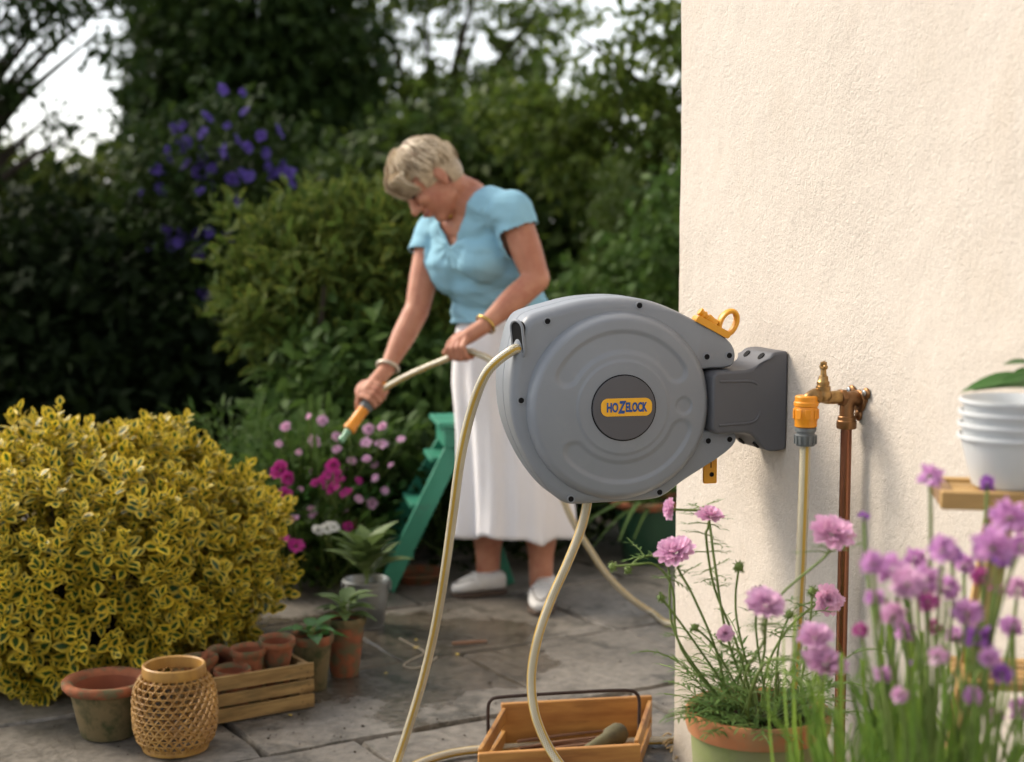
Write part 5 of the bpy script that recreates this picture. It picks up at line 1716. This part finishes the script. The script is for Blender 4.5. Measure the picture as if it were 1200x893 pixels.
# small stem leaves up the wiry stalks
pos, dr, up, sz = [], [], [], []
tw = MB()
for pth in stalk_paths:
    L_ = len(pth)
    for j in range(3, int(L_ * .8)):
        if r_.random() > .26: continue
        a0 = r_.uniform(0, 6.28)
        for s_ in (0, 3.14):
            a = a0 + s_ + r_.uniform(-.4, .4)
            out = Vector((math.cos(a), math.sin(a) * .7, r_.uniform(.0, .7))).normalized(); ln = r_.uniform(.015, .045)
            q = [pth[j] + out * ln * t + Vector((0, 0, -.010 * t * t)) for t in (0, .4, .7, 1)]
            tw.tube(q, [.0011, .001, .0009, .0006], 4)
            for t in range(1, 4):
                for sg_ in (1, -1):
                    sd = out.cross(Vector((0, 0, 1))).normalized() * sg_
                    pos.append(list(q[t])); dr.append(list(out * .8 + sd * .8 + Vector((0, 0, r_.uniform(-.2, .3))))); up.append([0, 0, 1.]); sz.append(r_.uniform(.008, .020))
            pos.append(list(q[-1])); dr.append(list(out)); up.append([0, 0, 1.]); sz.append(.018)
tag(tw.build('leaf_ribs', m_stem, sc, 60), kind='stuff')
foliage('stem_leaves', sc, m_fern, T_narrow, np.array(pos), np.array(dr), np.array(up), np.array(sz))

# ------------------------------------------------------------------ chives in the near right corner
chl = Vector((.535, 1.88, .47))
plm = MB()
plm.lathe([(0, 0), (.105, 0), (.11, .01), (.155, .46), (.170, .465), (.172, .52), (.160, .525), (.150, .50), (0, .50)], 40)
plo = plm.build('tall_planter', m_terra_green, None, 40); plo.location = (chl.x, chl.y, 0); plo.scale = (1, 1, .905)
tag(plo, 'tall terracotta planter below the chives at the right', 'planter')
ch = thing('chive_plant', 'clump of purple flowering chives in the near right corner', 'plant', chl)
chs = [(1090, 558, 15, 0), (1157, 567, 10, 3), (1183, 606, 24, 0), (1163, 642, 25, 0), (1012, 606, 8, 3), (1022, 660, 15, 0), (1046, 668, 20, 0), (1064, 684, 22, 1), (1082, 680, 20, 0), (1105, 645, 18, 0), (1130, 662, 13, 0), (1088, 706, 13, 2), (1046, 722, 17, 1), (1008, 738, 10, 2), (1133, 718, 18, 0), (1148, 747, 18, 4), (1071, 776, 7, 3), (1174, 790, 13, 4), (1140, 816, 12, 0), (1193, 690, 15, 1), (1168, 690, 9, 2), (1150, 676, 12, 2), (1196, 832, 15, 0), (1116, 650, 12, 4), (1072, 655, 14, 0), (1196, 640, 16, 0), (1178, 655, 14, 4), (1010, 560, 0, 9), (1060, 740, 14, 0), (1100, 770, 13, 1), (1120, 745, 12, 0), (1035, 790, 11, 0), (1160, 770, 13, 0), (1095, 735, 11, 2), (1185, 735, 14, 0), (1025, 700, 12, 0), (1110, 690, 15, 0), (1055, 815, 11, 1), (1165, 840, 12, 0)]
cm = [m_chf, m_pale, m_bud, m_chd, m_chd]
r_ = random.Random(17)
for k, (px, py, rp_, kind_) in enumerate(chs):
    if rp_ == 0: continue
    Y = r_.uniform(1.74, 2.04) if rp_ < 17 else r_.uniform(1.72, 1.85)
    c = P(px, py, Y); rad = rp_ * 1.08 * Y / FPX
    b0 = Vector((chl.x + r_.uniform(-.11, .11), chl.y + r_.uniform(-.09, .09), chl.z))
    b0.x = b0.x * .35 + (c.x) * .65
    if (b0 - chl).length > .15: b0 = chl + (b0 - chl).normalized() * .15
    pts = [b0, b0.lerp(c, .4) + Vector((r_.uniform(-.015, .015), 0, .02)), b0.lerp(c, .8) + Vector((0, 0, .012)), c]
    s = MB(); s.tube([p - chl for p in smooth_path(pts, 5)], .0024, 6); so_ = s.build('stalk', m_stem, ch, 60)
    # globe of florets
    N_ = 70 if rad > .010 else 26
    uu = rand_unit(N_); uu = uu[uu[:, 2] > -.75]
    axd = np.array([r_.gauss(0, .15), r_.gauss(0, .15), 1.])
    me = scatter_mesh('flower_head', T_petal, np.array(c - chl) + uu * rad * .25, uu + rng.normal(size=uu.shape) * .12, rand_unit(len(uu)), np.full(len(uu), rad * .78) * rng.uniform(.85, 1.15, len(uu)))
    me.materials.append(cm[kind_]); link_mesh('flower_head', me, so_)
# hollow upright blades
bl_m = []
for v_ in range(6):
    rr = random.Random(50 + v_); bend = rr.uniform(-.12, .12); mb = MB()
    mb.tube([(bend * t * t, .05 * t * t * rr.uniform(-1, 1), t) for t in np.linspace(0, 1, 8)], [.0062, .0072, .0072, .0068, .006, .005, .0035, .0008], 6)
    me = mb.mesh('blade', 60); me.materials.append(m_chive); bl_m.append(me)
for k in range(150):
    a = r_.uniform(0, 6.28); rr0 = .148 * math.sqrt(r_.random())
    o = bpy.data.objects.new('blade', bl_m[k % 6]); col.objects.link(o); o.parent = ch
    ln = r_.uniform(.18, .36) * (1.0 if rr0 < .09 else .85)
    o.location = (math.cos(a) * rr0, math.sin(a) * rr0, -.02); o.scale = (.55, .55, ln)
    o.scale = (r_.uniform(.3, .5), r_.uniform(.3, .5), ln)
    tl_ = rr0 * 2.0 + r_.uniform(-.08, .08)
    o.rotation_euler = Vector((math.cos(a) * tl_, math.sin(a) * tl_, 1)).to_track_quat('Z', 'Y').to_euler()
# a second, leaning grassy clump in front of the wall
cg = thing('grass_clump', 'green grassy foliage between the scabious pot and the chives', 'plant', (.53, 2.14, .30))
gpl = MB(); gpl.lathe([(0, 0), (.085, 0), (.09, .01), (.115, .27), (.125, .275), (.126, .31), (.115, .315), (.105, .29), (0, .29)], 36)
gpo = gpl.build('low_planter', m_terra, None, 40); gpo.location = (.53, 2.14, 0)
tag(gpo, 'terracotta planter under the grassy clump by the patio pot', 'planter')
me_g = leaf_obj_mesh('leaf', leaf_template(8, .045, .3, .22, peak=.3), m_chive)
me_g2 = leaf_obj_mesh('leaf', leaf_template(8, .05, .3, .5, peak=.3), m_mid)
for k in range(64):
    a = r_.uniform(0, 6.28); rr0 = .10 * math.sqrt(r_.random())
    d = Vector((math.cos(a) * r_.uniform(.05, .55), math.sin(a) * r_.uniform(.05, .5), 1))
    place('leaf', me_g if k % 3 else me_g2, cg, Vector((math.cos(a) * rr0, math.sin(a) * rr0, -.01)), d, Vector((math.cos(a), math.sin(a), .4)), r_.uniform(.20, .46))

# ------------------------------------------------------------------ flower bed behind the pots
r_ = random.Random(23)
def bed_plant(name, label, base, spots, Y, mat, rpx, leafm, nleaf, hgt, spread, seedv, rows_=3, leaft=None, lsize=(.03, .07)):
    t = thing(name, label, 'plant', base)
    b0 = Vector(base)
    for k, (px, py) in enumerate(spots):
        c = P(px, py, Y + r_.uniform(-.15, .1)) - b0
        st_ = Vector((r_.uniform(-.06, .06) + c.x * .15, r_.uniform(-.05, .05), 0))
        s = MB(); s.tube(smooth_path([st_, st_.lerp(c, .5) + Vector((r_.uniform(-.03, .03), 0, .04)), c], 5), .0026, 5)
        so_ = s.build('stalk', m_stem, t, 60)
        nv = Vector((r_.uniform(-1, 1), -1, r_.uniform(-.2, 1.6)))
        flower_head('flower_head', so_, mat, c, nv, rpx * r_.uniform(.65, 1.45) * Y / FPX, seedv + k, 2 if k % 3 else 3)
    if nleaf:
        th = rng.random(nleaf) * 6.283; rad = np.sqrt(rng.random(nleaf)) * spread; z = rng.random(nleaf) ** .8 * hgt
        pos = np.stack([np.cos(th) * rad, np.sin(th) * rad * .7, z + .01], 1)
        dr = np.stack([np.cos(th), np.sin(th), .3 + rng.random(nleaf)], 1) + rng.normal(size=(nleaf, 3)) * .4
        foliage('foliage', t, leafm, leaft or T_leaf, pos, dr, np.tile([0, 0, 1.], (nleaf, 1)) + rng.normal(size=(nleaf, 3)) * .3, rng.uniform(lsize[0], lsize[1], nleaf))
        sm = MB()
        for k in range(14):
            a = r_.uniform(0, 6.28); sm.tube([(0, 0, 0), (math.cos(a) * spread * .5, math.sin(a) * spread * .4, hgt * .5), (math.cos(a) * spread * .8, math.sin(a) * spread * .6, hgt * .95)], [.005, .004, .002], 5)
        tag(sm.build('stems', m_stem, t, 60), kind='stuff')
    return t
bed_plant('scabious_bed_plant', 'pale pink flowering plant just under the spray lance', G(395, 655) + Vector((0, 0, 0)), [(378, 493), (327, 520), (369, 517), (395, 527), (429, 519), (470, 515), (430, 538), (451, 575), (362, 552), (400, 550), (447, 521), (440, 560), (432, 503), (322, 552)], 5.55, m_pale, 5.2, m_mid, 1600, .50, .32, 100)
bed_plant('magenta_bed_plant', 'bright magenta flowers clustered below the spray lance', G(385, 668), [(390, 545), (384, 556), (376, 563), (396, 556), (401, 562), (382, 570), (388, 574), (421, 563), (408, 617), (370, 566), (395, 571), (404, 578), (410, 576), (386, 548), (392, 566), (380, 562)], 5.35, m_mag, 4.8, m_fresh, 900, .30, .26, 200, lsize=(.03, .06))
bed_plant('airy_bed_plant', 'airy pink flowers on thin tall stems around the magenta cluster', G(372, 660), [(335, 500), (350, 530), (412, 540), (440, 545), (420, 585), (352, 575), (405, 600), (437, 590), (365, 600), (345, 610), (458, 545), (410, 500), (448, 500), (362, 488), (395, 512)], 5.5, m_pink, 4.2, m_mid, 700, .45, .32, 1200, leaft=T_narrow, lsize=(.03, .07))
bed_plant('pink_daisy_plant', 'dark pink daisies hanging beside the yellow bush', G(335, 690), [(328, 551), (334, 580), (347, 640), (338, 560), (331, 632)], 5.0, m_mag, 7, m_dark, 500, .26, .2, 300)
bed_plant('white_bed_plant', 'small white flowers in the bed above the bucket', G(385, 690), [(376, 620), (384, 619), (391, 618), (372, 622)], 5.1, m_white_p, 5, m_mid, 450, .22, .2, 400)
bed_plant('spiky_herb', 'pale green spiky herbs behind the yellow bush', G(275, 640), [], 6.0, m_white_p, 1, m_mid, 600, .52, .30, 500, leaft=T_narrow, lsize=(.03, .075))
bed_plant('bed_foliage_plant', 'loose green foliage plant filling the bed under the flowers', G(345, 665), [], 5.4, m_white_p, 1, m_mid, 1200, .42, .34, 600)
bed_plant('fern_clump', 'dark leafy ground plant behind the green stepladder', G(520, 655), [], 5.9, m_white_p, 1, m_dark, 1500, .40, .42, 700, lsize=(.04, .09))
bed_plant('fern_clump', 'dark leafy plant behind the woman by the glazed pot', G(690, 632), [], 6.3, m_white_p, 1, m_dark, 1300, .36, .40, 800, lsize=(.05, .10))
# tall grassy stems in the bed
gb = thing('tall_grass', 'arching grass stems with seed heads in the flower bed', 'plant', G(360, 672))
me_tb = leaf_obj_mesh('leaf', leaf_template(8, .018, .3, .35, peak=.3), m_mid)
for k in range(60):
    a = r_.uniform(0, 6.28)
    place('leaf', me_tb, gb, Vector((r_.uniform(-.15, .15), r_.uniform(-.1, .1), 0)), Vector((math.cos(a) * .35, math.sin(a) * .35, 1)), Vector((math.cos(a), math.sin(a), .3)), r_.uniform(.3, .62))
# ================================================================== SHRUBS AND TREES BEHIND
def clumps(lst, leaf_px=None):
    """lst of (px, py, Y, rx_px, rz_px, n): foliage masses; returns pos, outward dirs"""
    Ps, Ds = [], []
    for (px, py, Y, rx, rz, n_) in lst:
        c = np.array(P(px, py, Y)); sx = rx * Y / FPX; sz_ = rz * Y / FPX
        p_, u_ = ball(n_, c, (sx, min(sx, sz_) * .9 + .1, sz_), .45)
        jitter = rng.normal(size=(n_, 3)) * np.array([sx, sx, sz_]) * .12
        Ps.append(p_ + jitter); Ds.append(u_)
    return np.concatenate(Ps), np.concatenate(Ds)
def tree(name, label, cat, foot, lst, mat, size, trunk_r=.09, group=None, branches=True, tmpl=None, droop=.3, sprays=True, limb_h=.35):
    foot = Vector(foot); foot.z = -.06
    t = thing(name, label, cat, foot, 0, group)
    f0 = np.array(foot)
    p_, d_ = clumps(lst)
    # gather leaves into little sprays so that clumps and gaps appear
    if sprays:
        k = 5
        n_ = len(p_)
        ctr = np.repeat(p_, k, axis=0); cd_ = np.repeat(d_ + rng.normal(size=d_.shape) * .6 + np.array([0, 0, -.1]), k, axis=0)
        cd_ /= np.linalg.norm(cd_, axis=1, keepdims=True)
        tt = np.tile(np.linspace(0, 1, k), n_)[:, None]
        pos = ctr + cd_ * tt * size * 1.8 + rng.normal(size=ctr.shape) * size * .25
        dr = cd_ * .6 + rng.normal(size=ctr.shape) * .7 + np.array([0, 0, -droop])
    else:
        pos = p_; dr = d_ + rng.normal(size=p_.shape) * .6 + np.array([0, 0, -droop])
    keep = pos[:, 2] > -.02
    pos, dr = pos[keep], dr[keep]
    up = np.tile([0, 0, 1.], (len(pos), 1)) + rng.normal(size=(len(pos), 3)) * .5
    me = scatter_mesh('crown', tmpl or T_card, pos - f0, dr, up, size * rng.uniform(.6, 1.35, len(pos)))
    me.materials.append(mat); tag(link_mesh('crown', me, t), kind='stuff')
    # trunk and limbs
    cs = [Vector(P(x, y, Y)) - foot for (x, y, Y, *_r) in lst]
    topz = max(c.z for c in cs); mx = sum(c.x for c in cs) / len(cs)
    mb = MB()
    tp = Vector((mx * .5, 0, topz * .8))
    trunk = smooth_path([Vector((0, 0, 0)), Vector((tp.x * .2 + .05, .03, topz * .3)), Vector((tp.x * .6 - .04, -.02, topz * .55)), tp], 6)
    nn = len(trunk)
    mb.tube(trunk, [trunk_r * (1.15 - .95 * i / (nn - 1)) for i in range(nn)], 10)
    mb.build('trunk', m_bark, t, 60)
    if branches:
        for c in cs[:14]:
            zb = min(max(c.z * limb_h, topz * .12), topz * .7)
            i = min(range(nn), key=lambda q: abs(trunk[q].z - zb)); s0_ = trunk[i]
            if (c - s0_).length < .05: continue
            mid = s0_.lerp(c, .5) + Vector((0, 0, .12 * (c - s0_).length))
            mb = MB(); pth = smooth_path([s0_, mid, c], 6)
            mb.tube(pth, [trunk_r * .45 * (1 - .85 * q / (len(pth) - 1)) for q in range(len(pth))], 7)
            mb.build('limb', m_bark, t, 60)
    return t
# golden privet-like shrub left of the woman
tree('golden_shrub', 'golden variegated shrub left of the bending woman', 'shrub', G(400, 618), [(285, 258, 6.9, 12, 12, 12), (305, 282, 6.9, 20, 18, 30), (268, 340, 6.9, 12, 18, 14), (345, 320, 6.9, 42, 46, 210), (385, 300, 6.9, 56, 44, 280), (425, 310, 6.8, 66, 60, 300), (480, 310, 6.8, 55, 80, 260), (358, 350, 6.7, 65, 50, 300), (420, 380, 6.7, 80, 55, 280), (312, 350, 6.8, 30, 40, 110), (475, 275, 7.0, 40, 36, 110), (405, 258, 7.0, 40, 22, 70), (345, 262, 7.0, 18, 14, 18), (500, 400, 6.8, 40, 60, 160)], m_priv, .072, .035, tmpl=leaf_template(3, .36, .12, .1), droop=-.25)
# broad-leaved climber below it
tree('leafy_shrub', 'dark leafy shrub with pointed leaves behind the stepladder', 'shrub', G(470, 630), [(390, 440, 6.5, 55, 60, 190), (450, 460, 6.4, 60, 70, 240), (505, 470, 6.5, 40, 70, 160), (430, 530, 6.3, 60, 60, 200), (500, 560, 6.4, 50, 50, 170), (370, 500, 6.5, 50, 40, 130)], m_mid, .075, .03, tmpl=T_leaf, droop=.5)
# violet-flowered climber
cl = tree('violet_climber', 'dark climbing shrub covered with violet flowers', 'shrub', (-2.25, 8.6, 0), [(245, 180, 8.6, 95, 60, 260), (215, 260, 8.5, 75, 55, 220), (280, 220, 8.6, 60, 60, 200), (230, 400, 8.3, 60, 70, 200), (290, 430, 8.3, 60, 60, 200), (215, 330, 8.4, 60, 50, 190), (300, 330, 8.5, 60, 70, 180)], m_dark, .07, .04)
r_ = random.Random(77)
fl = [(205, 145), (215, 160), (190, 165), (200, 180), (178, 195), (172, 215), (185, 210), (215, 150), (240, 158), (243, 165), (245, 150), (265, 145), (270, 160), (285, 150), (290, 165), (300, 155), (328, 150), (310, 165), (312, 180), (325, 180), (308, 195), (278, 195), (270, 205), (240, 195), (242, 210), (222, 200), (225, 180), (250, 135), (277, 97), (253, 97), (290, 122), (320, 195), (335, 195), (345, 198), (345, 210), (300, 200), (255, 170), (235, 175), (220, 172), (210, 135), (195, 190), (230, 220), (285, 225), (255, 195),
      (180, 275), (190, 268), (176, 285), (200, 280), (208, 278), (195, 290), (215, 282), (233, 265), (247, 260), (237, 285), (240, 290), (218, 268), (183, 305), (250, 262), (260, 268), (236, 335), (245, 330), (245, 375), (258, 378), (278, 380), (285, 372), (300, 375), (303, 418), (310, 416), (306, 435), (255, 437), (258, 445), (251, 432), (265, 445), (312, 437)]
for k, (px, py) in enumerate(fl):
    Y = 8.25 + r_.uniform(-.15, .1)
    c = P(px + r_.uniform(-8, 8), py + 10 + r_.uniform(-8, 8), Y) - cl.location
    flower_head('flower', cl, m_vio, c, Vector((r_.uniform(-1, 1), -r_.uniform(.2, 1), r_.uniform(-.6, .9))), r_.uniform(4.0, 7.4) * Y / FPX, 900 + k, 2, .6)

# hedge and trees, left to right
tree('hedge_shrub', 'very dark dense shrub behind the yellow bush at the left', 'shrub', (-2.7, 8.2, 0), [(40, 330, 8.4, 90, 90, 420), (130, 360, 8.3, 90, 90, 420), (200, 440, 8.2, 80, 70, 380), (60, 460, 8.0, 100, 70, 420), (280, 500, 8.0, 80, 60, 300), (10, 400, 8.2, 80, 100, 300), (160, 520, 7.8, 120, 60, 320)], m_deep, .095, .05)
tree('olive_shrub', 'lighter olive green shrub at the far left under the sky gap', 'shrub', (-4.6, 13.2, 0), [(25, 235, 13, 60, 35, 240), (80, 250, 13.2, 55, 40, 220), (10, 290, 12.8, 60, 50, 220), (110, 215, 13.4, 40, 22, 90), (165, 205, 13.4, 28, 16, 50), (-40, 240, 13, 60, 60, 200)], m_olive, .12, .06)
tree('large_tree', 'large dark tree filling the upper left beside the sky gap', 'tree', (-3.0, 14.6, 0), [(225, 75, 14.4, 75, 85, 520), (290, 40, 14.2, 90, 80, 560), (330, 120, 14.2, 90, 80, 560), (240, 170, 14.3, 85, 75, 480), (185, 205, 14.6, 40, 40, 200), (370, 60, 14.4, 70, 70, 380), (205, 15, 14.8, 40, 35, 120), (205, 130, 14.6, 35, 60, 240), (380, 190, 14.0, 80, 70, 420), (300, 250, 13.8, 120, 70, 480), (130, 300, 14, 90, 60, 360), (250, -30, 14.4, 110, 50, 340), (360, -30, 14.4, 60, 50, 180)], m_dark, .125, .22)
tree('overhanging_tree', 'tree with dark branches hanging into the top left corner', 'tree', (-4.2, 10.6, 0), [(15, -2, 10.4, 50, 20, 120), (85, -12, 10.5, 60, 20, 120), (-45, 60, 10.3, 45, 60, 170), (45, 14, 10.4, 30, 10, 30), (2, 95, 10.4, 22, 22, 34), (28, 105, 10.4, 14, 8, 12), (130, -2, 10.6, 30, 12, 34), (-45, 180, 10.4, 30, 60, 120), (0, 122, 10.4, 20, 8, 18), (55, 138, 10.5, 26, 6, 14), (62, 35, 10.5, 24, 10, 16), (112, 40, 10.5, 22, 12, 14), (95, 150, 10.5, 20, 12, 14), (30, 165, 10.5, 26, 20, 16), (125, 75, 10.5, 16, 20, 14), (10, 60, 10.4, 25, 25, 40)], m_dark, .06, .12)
tree('tall_tree', 'tall leafy tree behind the woman with bright sky gaps', 'tree', (-.9, 16.2, 0), [(425, 115, 16.0, 45, 35, 130), (478, 75, 16.2, 25, 30, 40), (540, 115, 16.0, 60, 28, 130), (400, 35, 16.4, 25, 40, 70), (500, 25, 16.2, 22, 28, 26), (600, 75, 16.4, 30, 22, 45), (635, 5, 16.2, 40, 20, 60), (470, 150, 15.8, 75, 45, 300), (570, 140, 15.8, 75, 45, 300), (400, 180, 15.8, 70, 55, 280), (560, -22, 16, 110, 20, 110), (455, 30, 16.2, 30, 26, 40), (560, 30, 16.3, 40, 22, 50), (620, 45, 16.3, 30, 30, 50), (640, 120, 16, 50, 50, 190), (450, -10, 16, 50, 16, 60)], m_lime, .11, .2)
tree('back_hedge', 'dense dark green hedge mass directly behind the woman', 'shrub', (-.4, 10.6, 0), [(420, 260, 10.6, 90, 80, 420), (520, 220, 10.6, 90, 70, 420), (610, 240, 10.5, 90, 80, 460), (680, 300, 10.4, 90, 90, 460), (560, 340, 10.4, 110, 90, 460), (440, 390, 10.3, 110, 90, 420), (680, 430, 10.2, 100, 90, 420), (560, 480, 10.1, 120, 80, 420), (760, 380, 10.4, 80, 110, 420), (740, 520, 10, 90, 80, 360), (640, 560, 9.8, 110, 60, 320), (520, 170, 10.8, 70, 40, 160), (620, 175, 10.8, 70, 40, 170), (870, 300, 10.4, 90, 110, 260), (980, 300, 10.4, 90, 110, 240), (1090, 300, 10.4, 90, 110, 240), (880, 480, 10.2, 100, 100, 240), (1000, 480, 10.2, 100, 100, 240), (1110, 480, 10.2, 100, 100, 240)], m_garden, .10, .08)
tree('lime_tree', 'light green tree branch arching above the reel at the wall', 'tree', (1.6, 9.6, 0), [(640, 150, 9.6, 50, 24, 100), (700, 125, 9.5, 50, 30, 110), (760, 150, 9.4, 55, 40, 150), (785, 95, 9.4, 36, 30, 50), (715, 62, 9.5, 36, 14, 26), (775, 25, 9.4, 40, 22, 50), (690, 190, 9.5, 60, 40, 150), (760, 230, 9.4, 50, 50, 150), (800, 180, 9.3, 40, 60, 120), (660, 30, 9.6, 28, 16, 18), (600, 120, 9.7, 40, 18, 50), (820, 40, 9.3, 50, 60, 120)], m_lime, .075, .07, limb_h=.55)
tree('column_conifer', 'slender light green conifer behind the top of the reel', 'tree', (1.02, 8.8, 0), [(722, 225, 8.8, 13, 30, 150), (720, 270, 8.8, 20, 36, 260), (718, 320, 8.8, 25, 40, 320), (716, 370, 8.8, 28, 42, 330), (716, 430, 8.8, 30, 50, 300), (716, 500, 8.8, 30, 50, 220)], leaf_mat('conifer_needle', (.05, .085, .015), (.085, .12, .02), trans=.3), .05, .03, tmpl=T_narrow, droop=-.8, branches=False)
tree('side_shrub', 'mid green shrub between the woman and the house wall', 'shrub', (1.25, 8.0, 0), [(690, 390, 8.0, 60, 60, 200), (770, 330, 8.0, 50, 70, 200), (770, 440, 7.9, 60, 70, 220), (700, 500, 7.8, 70, 60, 220), (780, 560, 7.6, 60, 50, 160), (810, 260, 8.1, 40, 60, 110)], m_mid, .08, .05)
# far band of woodland closing the view
p_, d_ = clumps([(x, 285 + 12 * math.sin(x * .05), 26, 75, 52 + 16 * math.sin(x * .021 + 1), 420) for x in range(-80, 1300, 75)])
me = scatter_mesh('woodland', T_card, p_, d_ + rng.normal(size=p_.shape) * .6, np.tile([0, 0, 1.], (len(p_), 1)), .34 * rng.uniform(.6, 1.3, len(p_)))
me.materials.append(m_dark); wo = link_mesh('woodland', me, None)
tag(wo, 'far dark band of woodland seen between the garden trees', 'woodland', kind='stuff')
